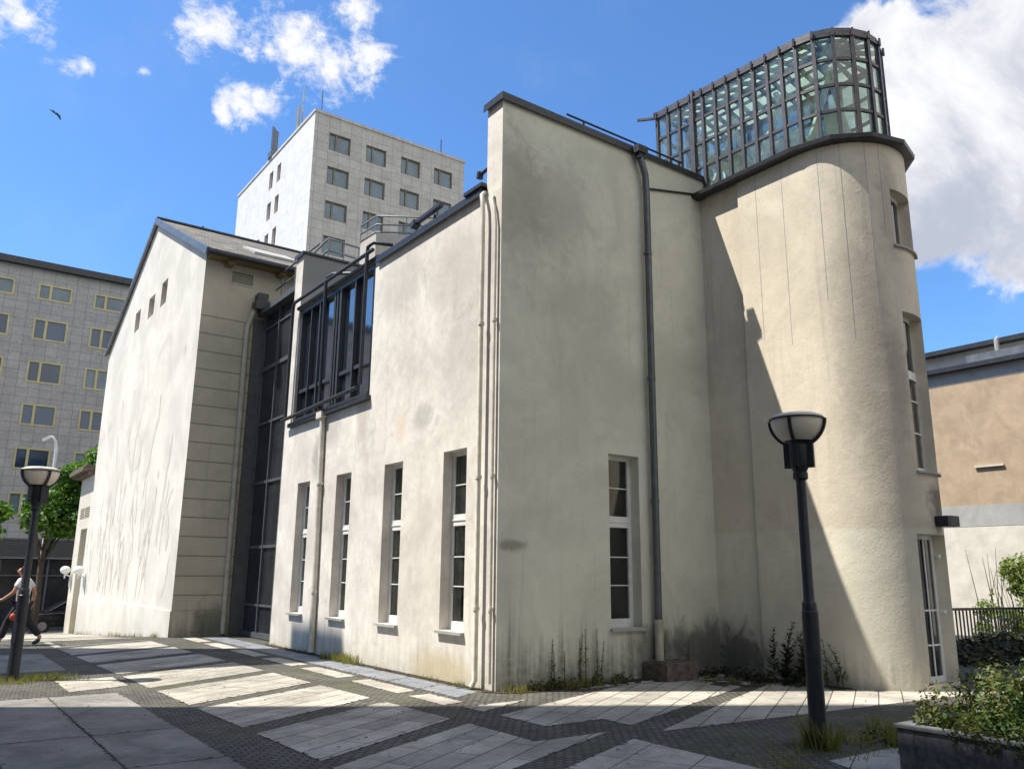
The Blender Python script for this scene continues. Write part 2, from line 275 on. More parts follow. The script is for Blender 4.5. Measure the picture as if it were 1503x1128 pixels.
# ------------------------------------------------------------------ mesh helpers
OFF = {}
class MB:
    def __init__(s): s.v = []; s.f = []
    def add(s, vs, fs):
        n = len(s.v); s.v += [tuple(q) for q in vs]; s.f += [tuple(i+n for i in f) for f in fs]; return s
    def quad(s, a, b, c, d): return s.add([a, b, c, d], [(0, 1, 2, 3)])
    def fbox(s, f, u0, u1, v0, v1, w0, w1):
        return s.add([f(u, v, ww) for u in (u0, u1) for v in (v0, v1) for ww in (w0, w1)], [(0, 1, 3, 2), (4, 6, 7, 5), (0, 4, 5, 1), (2, 3, 7, 6), (0, 2, 6, 4), (1, 5, 7, 3)])
    def box(s, x0, x1, y0, y1, z0, z1): return s.fbox(lambda u, v, ww: (u, v, ww), x0, x1, y0, y1, z0, z1)
    def tube(s, pts, r, n=10, cap=True):
        pts = [Vector(p) for p in pts]; rs = r if isinstance(r, (list, tuple)) else [r]*len(pts); rings = []
        up = Vector((0, 0, 1)); prev = None
        for i, p in enumerate(pts):
            d = (pts[min(i+1, len(pts)-1)]-pts[max(i-1, 0)]).normalized()
            a = prev if prev is not None else (up if abs(d.z) < .9 else Vector((1, 0, 0)))
            a = (a-d*a.dot(d)); a = a.normalized() if a.length > 1e-5 else d.orthogonal().normalized(); prev = a; b = d.cross(a)
            rings.append([p+(a*math.cos(t*2*math.pi/n)+b*math.sin(t*2*math.pi/n))*rs[i] for t in range(n)])
        vs = [q for rg in rings for q in rg]; fs = []
        for i in range(len(rings)-1):
            for t in range(n): fs.append((i*n+t, i*n+(t+1) % n, (i+1)*n+(t+1) % n, (i+1)*n+t))
        if cap: fs.append(tuple(range(n))[::-1]); fs.append(tuple((len(rings)-1)*n+t for t in range(n)))
        return s.add(vs, fs)
    def lathe(s, prof, c=(0, 0, 0), n=24):
        vs = [(c[0]+r*math.cos(t*2*math.pi/n), c[1]+r*math.sin(t*2*math.pi/n), c[2]+z) for r, z in prof for t in range(n)]; fs = []
        for i in range(len(prof)-1):
            for t in range(n): fs.append((i*n+t, i*n+(t+1) % n, (i+1)*n+(t+1) % n, (i+1)*n+t))
        return s.add(vs, fs)
    def prism(s, poly, z0, z1):
        n = len(poly); return s.add([(x, y, z0) for x, y in poly]+[(x, y, z1) for x, y in poly], [tuple(range(n))[::-1], tuple(range(n, 2*n))]+[(i, (i+1) % n, n+(i+1) % n, n+i) for i in range(n)])
    def bar(s, a, b, wd, hd, up=(0, 0, 1)):
        a, b = Vector(a), Vector(b); d = (b-a).normalized(); u = Vector(up); sx = d.cross(u)
        sx = sx.normalized() if sx.length > 1e-4 else d.orthogonal().normalized(); u = sx.cross(d)
        vs = [p+sx*(i*wd/2)+u*(j*hd/2) for p in (a, b) for i, j in ((-1, -1), (1, -1), (1, 1), (-1, 1))]
        return s.add(vs, [(0, 3, 2, 1), (4, 5, 6, 7), (0, 1, 5, 4), (1, 2, 6, 5), (2, 3, 7, 6), (3, 0, 4, 7)])
    def ball(s, c, r, n=12, m=8, sz=1.): return s.lathe([(max(1e-4, r*math.sin(math.pi*i/m)), -r*sz*math.cos(math.pi*i/m)) for i in range(m+1)], c, n)
    def wall(s, f, us, bot, top, holes=(), depth=.2):
        us = sorted(set(list(us)+[h[0] for h in holes]+[h[1] for h in holes]))
        for a, b in zip(us[:-1], us[1:]):
            mid = (a+b)/2; hs = sorted([h for h in holes if h[0] < mid < h[1]], key=lambda h: h[2])
            lo = (bot(a), bot(b))
            for h in hs:
                if h[2] > max(lo)+1e-4: s.quad(f(a, lo[0], 0), f(b, lo[1], 0), f(b, h[2], 0), f(a, h[2], 0))
                lo = (h[3], h[3]); d = h[4] if len(h) > 4 else depth
                s.quad(f(a, h[2], 0), f(b, h[2], 0), f(b, h[2], d), f(a, h[2], d)); s.quad(f(a, h[3], 0), f(b, h[3], 0), f(b, h[3], d), f(a, h[3], d))
            if min(top(a), top(b)) > max(lo)+1e-4: s.quad(f(a, lo[0], 0), f(b, lo[1], 0), f(b, top(b), 0), f(a, top(a), 0))
        for h in holes:
            d = h[4] if len(h) > 4 else depth
            for u in h[:2]: s.quad(f(u, h[2], 0), f(u, h[3], 0), f(u, h[3], d), f(u, h[2], d))
        return s
    def build(s, name, mat, parent=None, smooth=None, merge=False, bevel=0):
        off = OFF.get(parent.name, Vector((0, 0, 0))) if parent else Vector((0, 0, 0))
        me = bpy.data.meshes.new(name); me.from_pydata([tuple(Vector(v)-off) for v in s.v], [], s.f); me.update()
        bm = bmesh.new(); bm.from_mesh(me)
        if merge or smooth: bmesh.ops.remove_doubles(bm, verts=bm.verts, dist=1e-4)
        bmesh.ops.recalc_face_normals(bm, faces=bm.faces)
        if bevel: bmesh.ops.bevel(bm, geom=[e for e in bm.edges if len(e.link_faces) == 2 and e.calc_face_angle(0) > .5], offset=bevel, segments=2, affect='EDGES', profile=.6)
        bm.to_mesh(me); bm.free()
        if smooth:
            for p in me.polygons: p.use_smooth = True
            me.set_sharp_from_angle(angle=R(smooth))
        o = bpy.data.objects.new(name, me); COL.objects.link(o)
        if mat: me.materials.append(M[mat] if isinstance(mat, str) else mat)
        if parent: o.parent = parent; OFF[o.name] = off
        return o
def tag(o, label=None, cat=None, group=None, kind=None):
    if label: o['label'] = label
    if cat: o['category'] = cat
    if group: o['group'] = group
    if kind: o['kind'] = kind
    return o
def thing(name, label, cat, loc=(0, 0, 0), group=None):
    o = bpy.data.objects.new(name, None); o.empty_display_size = .3; o.location = loc; COL.objects.link(o); OFF[o.name] = Vector(loc)
    return tag(o, label, cat, group)
def copy_tree(o, parent=None):
    c = o.copy(); COL.objects.link(c)
    if parent: c.parent = parent
    for ch in list(o.children): copy_tree(ch, c)
    return c
cst = lambda k: (lambda u: k)
def rr(a, b): return random.uniform(a, b)
def leaf_cloud(mb, clumps, n, size, shell=.55, flat=.6, aspect=.55, zmin=None):
    tot = sum(c[3]*c[4]*c[5] for c in clumps)
    for cxx, cyy, czz, rx, ry, rz in clumps:
        for _ in range(int(n*rx*ry*rz/tot)):
            d = Vector((random.gauss(0, 1), random.gauss(0, 1), random.gauss(0, 1))).normalized()*(shell+(1.06-shell)*random.random()**.6)
            p = Vector((cxx+d.x*rx, cyy+d.y*ry, czz+d.z*rz))
            if zmin is not None and p.z < zmin: continue
            leaf(mb, p, size*rr(.6, 1.35), (d+Vector((rr(-1, 1), rr(-1, 1), rr(-.4, 1.2)))*flat), aspect)
def leaf(mb, p, s, nrm, aspect=.55):
    nrm = Vector(nrm).normalized(); a = nrm.orthogonal().normalized(); a.rotate(Matrix.Rotation(rr(0, 6.28), 3, nrm)); b = nrm.cross(a)
    mb.add([p-a*s*.5, p+b*s*aspect*.5+nrm*s*.06, p+a*s*.5-nrm*s*.08, p-b*s*aspect*.5+nrm*s*.06], [(0, 1, 2, 3)])
zg = lambda y: -.055*min(max(y-12, 0), 30)

# ------------------------------------------------------------------ ground
g = MB(); xs = [-600, -100, -30, -12, -8, -4, 0, 4, 8, 12, 30, 100, 600]; ys = [-600, -100, -30, -12, -4, 4, 12, 18, 24, 30, 36, 42, 60, 120, 600]
for i in range(len(xs)-1):
    for j in range(len(ys)-1):
        g.quad(*[(a, b, zg(b)) for a, b in ((xs[i], ys[j]), (xs[i+1], ys[j]), (xs[i+1], ys[j+1]), (xs[i], ys[j+1]))])
tag(g.build('ground', 'cobble', merge=True), kind='structure')
sl1 = MB(); sl2 = MB(); sl3 = MB(); gs = MB()
EDGES = []
def slab(mb, pts, h=.004):
    n = len(pts); EDGES.extend(zip(pts, pts[1:]+pts[:1])); mb.add([(x, y, zg(y)+h) for x, y in pts], [tuple(range(n))])
for k, (yt, yb) in enumerate([(16.6, 15.1), (14.8, 13.3), (12.95, 11.45), (11.1, 9.6), (9.25, 7.9), (7.5, 5.93), (5.62, 4.07), (3.71, 2.26), (1.92, .42), (.03, -1.49)]):
    xr = lambda y: -1.69-.03*y
    xl = lambda y: -3.76-.03*(y+1)
    slab(sl1, [(xl(yb-1.2), yb-1.2), (xr(yb), yb), (xr(yt), yt), (xl(yt-1.2), yt-1.2)])
slab(sl1, [(-3.74, -4.38), (-2.28, -3.75), (-.7, -3.05), (-1.63, -3.03), (-1.64, -1.85), (-3.74, -2.97)])
slab(sl1, [(-1.09, -.86), (-1.06, -1.28), (-.06, -.81)])
slab(sl1, [(-1.04, -1.59), (-1.04, -2.44), (-.2, -2.44), (-.22, -2.9), (1.77, -2.12), (4.5, -1.05), (4.5, -.45), (1.9, -.45)])
slab(sl1, [(-.21, -3.33), (2.07, -3.5), (4.9, -3.7), (6.2, -4.0), (6.4, -3.5), (5.2, -3.25), (4.6, -2.2), (4.5, -1.3), (1.98, -2.36)])
slab(sl3, [(-.72, -3.46), (-2.2, -4.12), (-3.6, -4.75), (-3.6, -9), (-.72, -9)])
slab(sl3, [(.05, -5.15), (4, -5.15), (4, -6.0), (-.35, -6.02)])
slab(sl3, [(1.2, -.42), (4.45, -.42), (4.45, -.06), (1.4, -.1)])
for y0, y1 in ((4.12, 2.56), (2.14, .62), (6.0, 4.5), (7.9, 6.4), (9.8, 8.3), (11.6, 10.2), (.3, -.6)): slab(sl3, [(-1.2, y1), (-.86, y1+.08), (-.86, y0+.02), (-1.2, y0)])
for y0 in [i*.98-.15 for i in range(12)]: slab(gs, [(-.73, y0), (-.2, y0+.28), (-.2, y0+1.24), (-.73, y0+.96)])
# left: large slabs with joints, plank field beyond
for i in range(6):
    x1 = -4.33-.84*i; x0 = x1-.82
    for a, b in ((2.6, -.4), (-.42, -2.06), (-2.08, -3.7), (-3.72, -5.4), (-5.42, -9)):
        slab(sl2, [(x0, b), (x1, b), (x1, a), (x0, a)])
for a, b in ((9.0, 5.75),): slab(sl2, [(-4.5, b), (-4.5, a), (-9, a-.1), (-9, b-.1)])
slab(sl1, [(-4.86, 4.35), (-4.86, 2.98), (-4.06, 3.3), (-4.06, 4.42)])
slab(sl1, [(-9, 10.4), (-4.4, 10.4), (-4.4, 16.5), (-9, 16.5)])
slab(sl1, [(-9, 17.), (-1.6, 17.), (-1.6, 25), (-9, 25)])
tag(sl1.build('paving_planks', 'slab'), kind='structure'); tag(sl2.build('paving_slabs', 'slab2'), kind='structure'); tag(sl3.build('paving_squares', 'slab3'), kind='structure'); tag(gs.build('paving_gutter', 'gutter'), kind='structure')
rd = MB(); rd.quad((-80, 31, zg(31)+.004), (60, 31, zg(31)+.004), (60, 42, zg(42)+.004), (-80, 42, zg(42)+.004)); tag(rd.build('road', 'asphalt'), kind='structure')
pv = MB(); pv.quad((-80, 25.6, zg(25.6)+.006), (60, 25.6, zg(25.6)+.006), (60, 30.9, zg(30.9)+.006), (-80, 30.9, zg(30.9)+.006)); tag(pv.build('pavement', 'slab3'), kind='structure')

# ------------------------------------------------------------------ windows
def window(parent, f, u0, u1, v0, v1, w0, flip=False, curtain=False, name='window'):
    "tall white window: top light, mid rail, lower casement with two thin bars"
    fr = MB(); b = .075; t = .05; vm = v0+(v1-v0)*.605
    fr.fbox(f, u0, u0+b, v0, v1, w0, w0+t); fr.fbox(f, u1-b, u1, v0, v1, w0, w0+t)
    fr.fbox(f, u0+b, u1-b, v0, v0+.13, w0, w0+t); fr.fbox(f, u0+b, u1-b, v1-.07, v1, w0, w0+t); fr.fbox(f, u0+b, u1-b, vm-.09, vm+.09, w0-.006, w0+t)
    fr.fbox(f, u0+b, u1-b, vm-.012, vm+.012, w0-.02, w0-.006)
    for q in (.36, .67): z = v0+.13+(vm-.09-v0-.13)*q; fr.fbox(f, u0+b, u1-b, z-.009, z+.009, w0+.012, w0+.03)
    z = vm+.09+(v1-.07-vm-.09)*.5; fr.fbox(f, u0+b, u1-b, z-.009, z+.009, w0+.012, w0+.03)
    fo = fr.build(name, 'white_fr', parent, bevel=.004)
    pn = MB(); e = .002
    pn.fbox(f, u0+b+e, u1-b-e, v0+.13+e, vm-.09-e, w0+.034, w0+.04); pn.fbox(f, u0+b+e, u1-b-e, vm+.09+e, v1-.07-e, w0+.034, w0+.04)
    pn.build('pane', 'pane', fo)
    sb = MB(); sb.fbox(f, u0-.03, u1+.03, v0-.045, v0-.005, -.07, w0-.002); sb.build('sill', 'conc', fo)
    rm = MB(); d0, d1 = w0+.09, w0+1.2
    rm.quad(f(u0-.3, v0-.2, d1), f(u1+.3, v0-.2, d1), f(u1+.3, v1+.2, d1), f(u0-.3, v1+.2, d1))
    for uu in (u0-.3, u1+.3): rm.quad(f(uu, v0-.2, d0), f(uu, v1+.2, d0), f(uu, v1+.2, d1), f(uu, v0-.2, d1))
    for vv in (v0-.2, v1+.2): rm.quad(f(u0-.3, vv, d0), f(u1+.3, vv, d0), f(u1+.3, vv, d1), f(u0-.3, vv, d1))
    rm.quad(f(u0-.3, v0-.2, d0), f(u0, v0-.2, d0), f(u0, v1+.2, d0), f(u0-.3, v1+.2, d0)); rm.quad(f(u1, v0-.2, d0), f(u1+.3, v0-.2, d0), f(u1+.3, v1+.2, d0), f(u1, v1+.2, d0))
    rm.build('dark_room_box', 'room', fo)  # box behind the pane, its darkness put into the colour
    if curtain:
        cu = MB(); n = 14; ua, ub = (u0+.08, u0+.08+(u1-u0)*.34)
        for i in range(n):
            a, b2 = ua+(ub-ua)*i/n, ua+(ub-ua)*(i+1)/n; da, db = w0+.12+.02*(i % 2), w0+.12+.02*((i+1) % 2)
            cu.quad(f(a, vm+.05, da), f(b2, vm+.05, db), f(b2, v1, db), f(a, v1, da))
        cu.build('curtain', 'curtain', fo)
    return fo
# ------------------------------------------------------------------ main hall
hall = thing('plaster_hall', 'weathered cream plaster hall with four slim sunlit windows and a dark glazed bay', 'building', (0, 0, 0))
fL = lambda u, v, ww: (ww, u, v)
fR = lambda u, v, ww: (u, ww, v)
WN = [(.86, 1.56, .74, 3.52), (2.94, 3.64, .74, 3.52), (5.05, 5.75, .74, 3.52), (7.13, 7.83, .74, 3.52)]
bayh = (4.42, 8.45, 4.95, 7.74, .3)
mw_ = MB(); mw_.wall(fL, [0, .43, 4.42, 8.45, 8.9], cst(-.05), lambda u: 7.7, [h+(.3,) for h in WN]+[bayh])
mw_.quad((0, 0, 7.7), (0, .43, 7.7), (0, .43, 9.2), (0, 0, 9.2))
mw_.quad((0, 8.45, 7.7), (0, 8.9, 7.7), (0, 8.9, 9.2), (0, 8.45, 9.2))
mw_.quad((0, 8.9, 7.7), (0, 8.9, -.05), (.45, 8.9, -.05), (.45, 8.9, 7.7)); mw_.quad((0, 8.9, 7.7), (0, 8.9, 9.2), (2.6, 8.9, 9.2), (2.6, 8.9, 7.7))
mw_.build('sunlit_wall', 'facade', hall)
mr = MB(); mr.wall(fR, [0, 2.95, 4.9], cst(-.05), cst(9.2), [(2.19, 2.87, .78, 3.53, .28)])
mr.quad((.0, .43, 7.7), (4.9, .43, 7.7), (4.9, .43, 9.2), (0, .43, 9.2)); mr.quad((0, 0, 9.2), (4.9, 0, 9.2), (4.9, .43, 9.2), (0, .43, 9.2))
mr.build('shaded_wall', 'shade', hall)
rt = MB(); rt.quad((0, 8.45, 7.7), (2.6, 8.45, 7.7), (2.6, 8.45, 9.2), (0, 8.45, 9.2)); rt.quad((0, 8.45, 9.2), (2.6, 8.45, 9.2), (2.6, 8.9, 9.2), (0, 8.9, 9.2)); rt.build('pier_return', 'grey_pl', hall)
cp_ = MB(); cp_.box(-.055, 2.98, -.06, .49, 9.203, 9.27); cp_.box(-.06, 2.985, -.065, -.05, 9.13, 9.203); cp_.box(-.06, -.05, -.05, .49, 9.13, 9.203)
cp_.build('coping', 'dark_metal', hall, bevel=.006); cp_ = MB(); cp_.box(3.12, 4.95, -.045, .47, 9.203, 9.265); cp_.box(3.12, 4.95, -.05, -.04, 9.15, 9.203)
cp_.build('coping', 'dark_metal', hall, bevel=.006); cp_ = MB(); cp_.box(-.07, .42, .5, 4.30, 7.703, 7.77); cp_.box(-.075, -.06, .5, 4.30, 7.63, 7.703); cp_.box(-.11, .42, .44, .98, 7.772, 7.84)
cp_.build('coping', 'dark_metal', hall, bevel=.006); cp_ = MB(); cp_.box(-.05, 2.6, 8.40, 8.95, 9.203, 9.26); cp_.box(-.055, -.04, 8.40, 8.95, 9.14, 9.203)
cp_.build('coping', 'dark_metal', hall, bevel=.006)
rf = MB(); rf.box(.3, 8.2, .44, 8.44, 7.45, 7.6); rf.box(4.9, 8.2, -.0, .43, 0, 7.4); rf.box(8.2, 8.4, 0, 12, 0, 9.2); rf.box(2.62, 8.2, 8.44, 8.9, 7.4, 9.0); rf.build('roof', 'zinc', hall)
bk = MB(); bk.tube([(3.16, -.02, 8.52), (4.72, -.02, 8.84)], .022, 8); bk.build('flashing', 'dark_metal', hall)
for h in WN: window(hall, fL, *h, .165)
window(hall, fR, 2.19, 2.87, .78, 3.53, .2, curtain=True)
# drainpipes
def pipe(pts, r, mat, clips=(), parent=hall, name='drainpipe', axis='z'):
    mb = MB(); mb.tube(pts, r, 12)
    for c in clips: mb.tube([(c[0], c[1], c[2]-.025), (c[0], c[1], c[2]+.025)], r+.012, 12)
    return mb.build(name, mat, parent, smooth=40)
pipe([(-.02, .46, 7.68), (-.09, .44, 7.60), (-.10, .40, 7.48), (-.10, .38, 7.2), (-.10, .37, .12), (-.14, .40, .03)], .038, 'white_pipe', [(-.10, .375, 5.4), (-.10, .37, 3.0), (-.10, .37, 1.1)])
pipe([(-.02, .2, 7.52), (-.05, .2, 7.45), (-.05, .14, 7.3), (-.05, .09, 7.0), (-.05, .08, .1)], .026, 'white_pipe', [(-.05, .082, 5.4), (-.05, .08, 3.0), (-.05, .08, 1.1)])
dp = pipe([(2.98, -.10, 9.16), (2.99, -.13, 9.02), (3.10, -.13, 8.72), (3.13, -.12, 8.45), (3.12, -.115, .88)], .062, 'frame_grey', [(3.125, -.115, 7.2), (3.12, -.115, 4.9), (3.12, -.115, 2.8)])
hp = MB(); hp.box(2.86, 3.10, -.22, -.066, 9.10, 9.24); hp.box(2.90, 3.06, -.19, -.08, 9.0, 9.1); hp.build('hopper', 'dark_metal', dp)
st = MB(); st.tube([(3.12, -.115, .9), (3.12, -.115, .26)], .074, 12); st.tube([(3.12, -.115, .84), (3.12, -.115, .88)], .085, 12); st.build('drainpipe_stub', 'cream_pipe', dp, smooth=40)
pipe([(-.06, 6.52, 4.92), (-.06, 6.50, 4.6), (-.06, 6.36, .04)], .06, 'white_pipe', [(-.06, 6.44, 3.4), (-.06, 6.39, 1.2)])
hp = MB(); hp.box(-.15, -.005, 6.40, 6.68, 4.80, 4.94); hp.build('hopper', 'white_pipe', hall)
# glazed bay
by = MB()
y0, y1 = 4.44, 8.43
by.box(.02, .30, y0, y1, 4.955, 5.06); by.box(.02, .30, y0, y1, 7.62, 7.735)
for yy, wd in ((4.5, .08), (5.38, .055), (6.12, .09), (6.28, .07), (6.42, .09), (7.25, .055), (7.75, .04), (8.36, .1)): by.box(.02, .20, yy-wd/2, yy+wd/2, 5.062, 7.618)
for a, b in ((4.55, 6.06), (6.48, 8.3)): by.box(.05, .18, a, b, 5.66, 5.74)
bay = by.build('glazed_bay', 'bay_frame', hall)
gl = MB(); gl.box(.12, .13, 4.46, 6.2, 5.07, 7.61); gl.quad((.12, 6.36, 5.07), (.13, 8.40, 5.07), (.13, 8.40, 7.61), (.12, 6.36, 7.61)); gl.build('pane', 'bayglass', bay)
bx = MB(); bx.box(-.10, .0, 4.36, 8.5, 4.86, 4.952); bx.build('sill', 'dark_metal', bay)
bp = MB()
bp.tube([(-.16, 4.70, 5.14), (-.16, 8.72, 5.05)], .04, 10)
bp.tube([(-.13, 4.32, 7.92), (-.13, 8.48, 7.92), (-.13, 8.56, 7.86), (-.13, 8.58, 7.7), (-.12, 8.60, 5.05)], .04, 10)
bp.tube([(-.02, 4.3, 7.78), (-.02, 8.5, 7.78)], .05, 8)
bp.tube([(.25, 6.05, 8.02), (-.06, 6.42, 8.05), (-.12, 6.60, 8.0), (-.13, 6.64, 7.85), (-.13, 6.58, 5.0)], .04, 10)
bp.tube([(.3, 4.3, 8.12), (-.08, 4.44, 8.12), (-.13, 4.56, 8.05), (-.13, 4.58, 7.9), (-.12, 4.62, 5.2)], .04, 10)
bp.tube([(-.06, 6.55, 5.0), (-.06, 6.53, 4.9)], .05, 10)
bp.build('bay_pipes', 'dark_metal', hall, smooth=50)
# glazed link strip
lk = MB()
for yy, wd in ((8.96, .1), (9.75, .05), (10.75, .05), (11.9, .07)): lk.box(.30, .42, yy-wd/2, yy+wd/2, .14, 8.5)
for zz, wd in ((.78, .05), (2.2, .07), (3.84, .07), (5.42, .06), (6.95, .11), (8.1, .05)): lk.box(.315, .41, 8.98, 11.92, zz-wd/2, zz+wd/2)
lk.box(.28, .5, 8.9, 12, .02, .139); lk.box(.12, .7, 8.9, 12.0, 8.5, 8.66); lk.box(.02, .3, 11.92, 12.0, .0, 8.4)
link = lk.build('glazed_link', 'frame_grey', hall)
pg = MB(); pg.box(.36, .375, 8.95, 11.95, .14, 8.5); pg.build('pane', 'glass_link', link)
cn = MB(); cn.box(.45, 3, 8.9, 12, 8.3, 8.5); cn.box(1.2, 3, 11.9, 13, 7, 9.2); cn.build('link_roof', 'zinc', hall)
# rails
def rail(pts, hts, posts, r=.022, name='railing', mat='zinc', parent=hall, pr=.02):
    mb = MB(); 
    for h in hts: mb.tube([Vector(p)+Vector((0, 0, h)) for p in pts], r, 8)
    for p in posts: mb.tube([Vector(p), Vector(p)+Vector((0, 0, max(hts)))], pr, 8)
    return mb.build(name, mat, parent, smooth=50)
rail([(.6, 13, 8.85), (.6, 9.0, 8.85)], (.95, .55, .2), [(.6, y, 8.66) for y in (12.6, 11.6, 10.6, 9.6)], .025)
rail([(1.6, .3, 9.2), (3.2, .3, 9.2), (4.6, .3, 9.2)], (.42, .28), [(2.0, .3, 9.2), (3.3, .3, 9.2), (4.5, .3, 9.2)], .02, mat='dark_metal')
a1, a2, a3 = gz(440, 392, 10.9), gz(483, 350, 10.9), gz(527, 364, 10.9); dn = Vector((0, 0, -.95))
rail([a1+dn, a2+dn, a3+dn], (.95, .6, .3, .05), [a1+dn, (a1+a2)/2+dn, a2+dn, (a2+a3)/2+dn, a3+dn], .028)
tb = MB(); tb.prism([(p.x, p.y) for p in (a1, a2, a3)]+[(a3.x+1.5, a3.y+3), (a1.x+2, a1.y+3)], 7.6, 9.92); tb.build('roof_terrace', 'grey_pl', hall)
b1, b2, b3, b4 = gz(529, 357, 12.3), gz(552, 343, 12.3), gz(640, 346, 12.3), gz(720, 360, 12.3)
poly = [(p.x, p.y) for p in (b1, b2, b3, b4)]+[(b4.x+1, b4.y+3), (b1.x+3, b1.y+1.5)]
rb = MB(); rb.prism(poly, 9, 12.3); rbo = rb.build('round_terrace', 'rust_pl', hall)
rail([Vector((b1.x, b1.y, 12.3)), Vector((b2.x, b2.y, 12.3)), Vector((b3.x, b3.y, 12.3))], (.62, .32, .06), [b1, b2, b2.lerp(b3, .5), b3], .03, parent=rbo)
fl = MB(); q = px(705, 257, .2); fl.tube([q, q+Vector((0, -.3, .03)), q+Vector((.1, -.3, -.25))], .035, 8); fl.tube([q+Vector((0, .02, -.06)), q+Vector((0, .0, .05))], .06, 10)
fl.build('floodlight', 'dark_metal', hall); fl = MB(); q = px(625, 319, .6); fl.bar(q+Vector((0, .35, .02)), q+Vector((0, -.6, .05)), .1, .07); fl.bar(q+Vector((.1, -.2, 0)), q+Vector((.1, -.2, -.6)), .05, .05); fl.bar(q+Vector((0, .5, -.03)), q+Vector((0, .35, .02)), .16, .12)
fl.build('floodlight', 'dark_metal', hall)

# ------------------------------------------------------------------ stair tower
tw = thing('stair_tower', 'round fronted cream stair tower topped by a dark framed glass lantern', 'tower', (5.78, -2.25, 0))
TC = (5.78, -2.25); TR = 1.13
def arcpt(u, r):   # u: metres along the flat face (negative) then degrees/100 of turn
    if u <= 0: return (TC[0]-r, TC[1]-u)
    a = math.pi+u; return (TC[0]+r*math.cos(a), TC[1]+r*math.sin(a))
def fT(u, v, ww):
    x, y = arcpt(u, TR-ww); return (x, y, v)
ANG = [math.pi*i/60 for i in range(0, 61)]
D2 = lambda deg: R(deg-180)
twh = [(D2(257), D2(297), 6.9, 7.9, .22), (D2(257), D2(297), 3.2, 5.76, .22), (D2(249), D2(292), .1, 2.24, .2)]
us = [-1.30, -.65]+ANG
tm = MB(); tm.wall(fT, us, cst(-.1), cst(8.72), twh)
tm.build('tower_wall', 'tower', tw, smooth=25)
tm = MB(); tm.box(4.72, 4.9, -.949, .4, -.1, 8.715); tm.box(6.7, 6.905, -2.2, 1.2, 0, 8.71); tm.build('link_wall', 'tower', tw)
jt = MB()
for uu in (-.9, -.35, .30, .62, .98, 1.2):
    x, y = arcpt(uu, TR+.001); nx, ny = (-1, 0) if uu <= 0 else (math.cos(math.pi+uu), math.sin(math.pi+uu))
    zb = 5.2 if uu < 1.2 else 6.6
    jt.bar((x, y, zb+rr(0, 1.2)), (x, y, 8.7), .008, .004, (nx, ny, 0))
jt.build('render_joint', 'conc', tw)
# gutter with five straight facets
go = MB(); GA = [math.pi*i/6 for i in range(0, 7)]
def ring(r, z): return [(TC[0]-r, .62, z), (TC[0]-r, TC[1]+0., z)]+[(TC[0]+r/math.cos(math.pi/12)*0+r*math.cos(math.pi+a), TC[1]+r*math.sin(math.pi+a), z) for a in GA[1:]]+[(TC[0]+r, 1.2, z)]
prof = [(TR+.01, 8.69), (TR+.12, 8.70), (TR+.17, 8.72), (TR+.18, 8.79), (TR+.15, 8.80), (TR+.09, 8.84), (.93, 8.96), (.93, 9.0)]
rings = [ring(r, z) for r, z in prof]
for i in range(len(rings)-1):
    for k in range(len(rings[0])-1): go.quad(rings[i][k], rings[i][k+1], rings[i+1][k+1], rings[i+1][k])
go.build('gutter', 'dark_metal', tw, merge=True)
# tower windows and door
def arcbox(mb, a0, a1, v0, v1, r0, r1, n=6):
    for i in range(n):
        b0, b1 = a0+(a1-a0)*i/n, a0+(a1-a0)*(i+1)/n
        mb.add([(TC[0]+r*math.cos(math.pi+a), TC[1]+r*math.sin(math.pi+a), v) for a in (b0, b1) for v in (v0, v1) for r in (r0, r1)], [(0, 1, 3, 2), (4, 6, 7, 5), (0, 4, 5, 1), (2, 3, 7, 6), (0, 2, 6, 4), (1, 5, 7, 3)])
def arcwin(d0, d1, v0, v1, bars, name='window', mid=None, vbar=False, leafw=0):
    a0, a1 = D2(d0), D2(d1); ri, ro = TR-.20, TR-.172; e = .04; fr = MB()
    arcbox(fr, a0, a0+e, v0, v1, ri, ro, 1); arcbox(fr, a1-e-leafw, a1, v0, v1, ri, ro, 2)
    arcbox(fr, a0+e, a1-e-leafw, v0, v0+.08, ri, ro); arcbox(fr, a0+e, a1-e-leafw, v1-.07, v1, ri, ro)
    for b in bars: arcbox(fr, a0+e, a1-e-leafw, b-.012, b+.012, ri+.012, ro)
    if mid: arcbox(fr, a0+e, a1-e-leafw, mid-.07, mid+.07, ri, ro+.004)
    if vbar: am = (a0+e+a1-e-leafw)/2; arcbox(fr, am-.014, am+.014, v0+.08, v1-.07, ri+.018, ro+.003, 1)
    fo = fr.build(name, 'white_fr', tw)
    pn = MB(); arcbox(pn, a0+e, a1-e-leafw, v0+.08, v1-.07, ri-.0, ri+.01, 6); pn.build('pane', 'glass', fo)
    if name == 'window': sb = MB(); arcbox(sb, a0-.03, a1+.03, v0-.035, v0-.003, ro-.05, TR+.05); sb.build('sill', 'conc', fo)
    return fo
arcwin(257, 297, 6.9, 7.9, ())
arcwin(257, 297, 3.2, 5.76, (3.83, 4.35), mid=4.78)
dr = arcwin(249, 292, .1, 2.24, (1.12, .62), 'door', vbar=True, leafw=.15)
dh = MB(); ah = D2(288); xh, yh = TC[0]+1.0*math.cos(math.pi+ah), TC[1]+1.0*math.sin(math.pi+ah); dh.box(xh-.03, xh+.03, yh-.05, yh, 1.08, 1.12); dh.build('handle', 'white_paint', dr); dh = MB(); dh.box(xh-.03, xh+.03, yh-.05, yh, 1.9, 1.95); dh.build('handle', 'white_paint', dr)
lb = MB(); lb.box(5.80, 6.08, -3.62, -3.385, 2.36, 2.52); lb.build('door_lamp', 'lamp_dark', tw, bevel=.01)
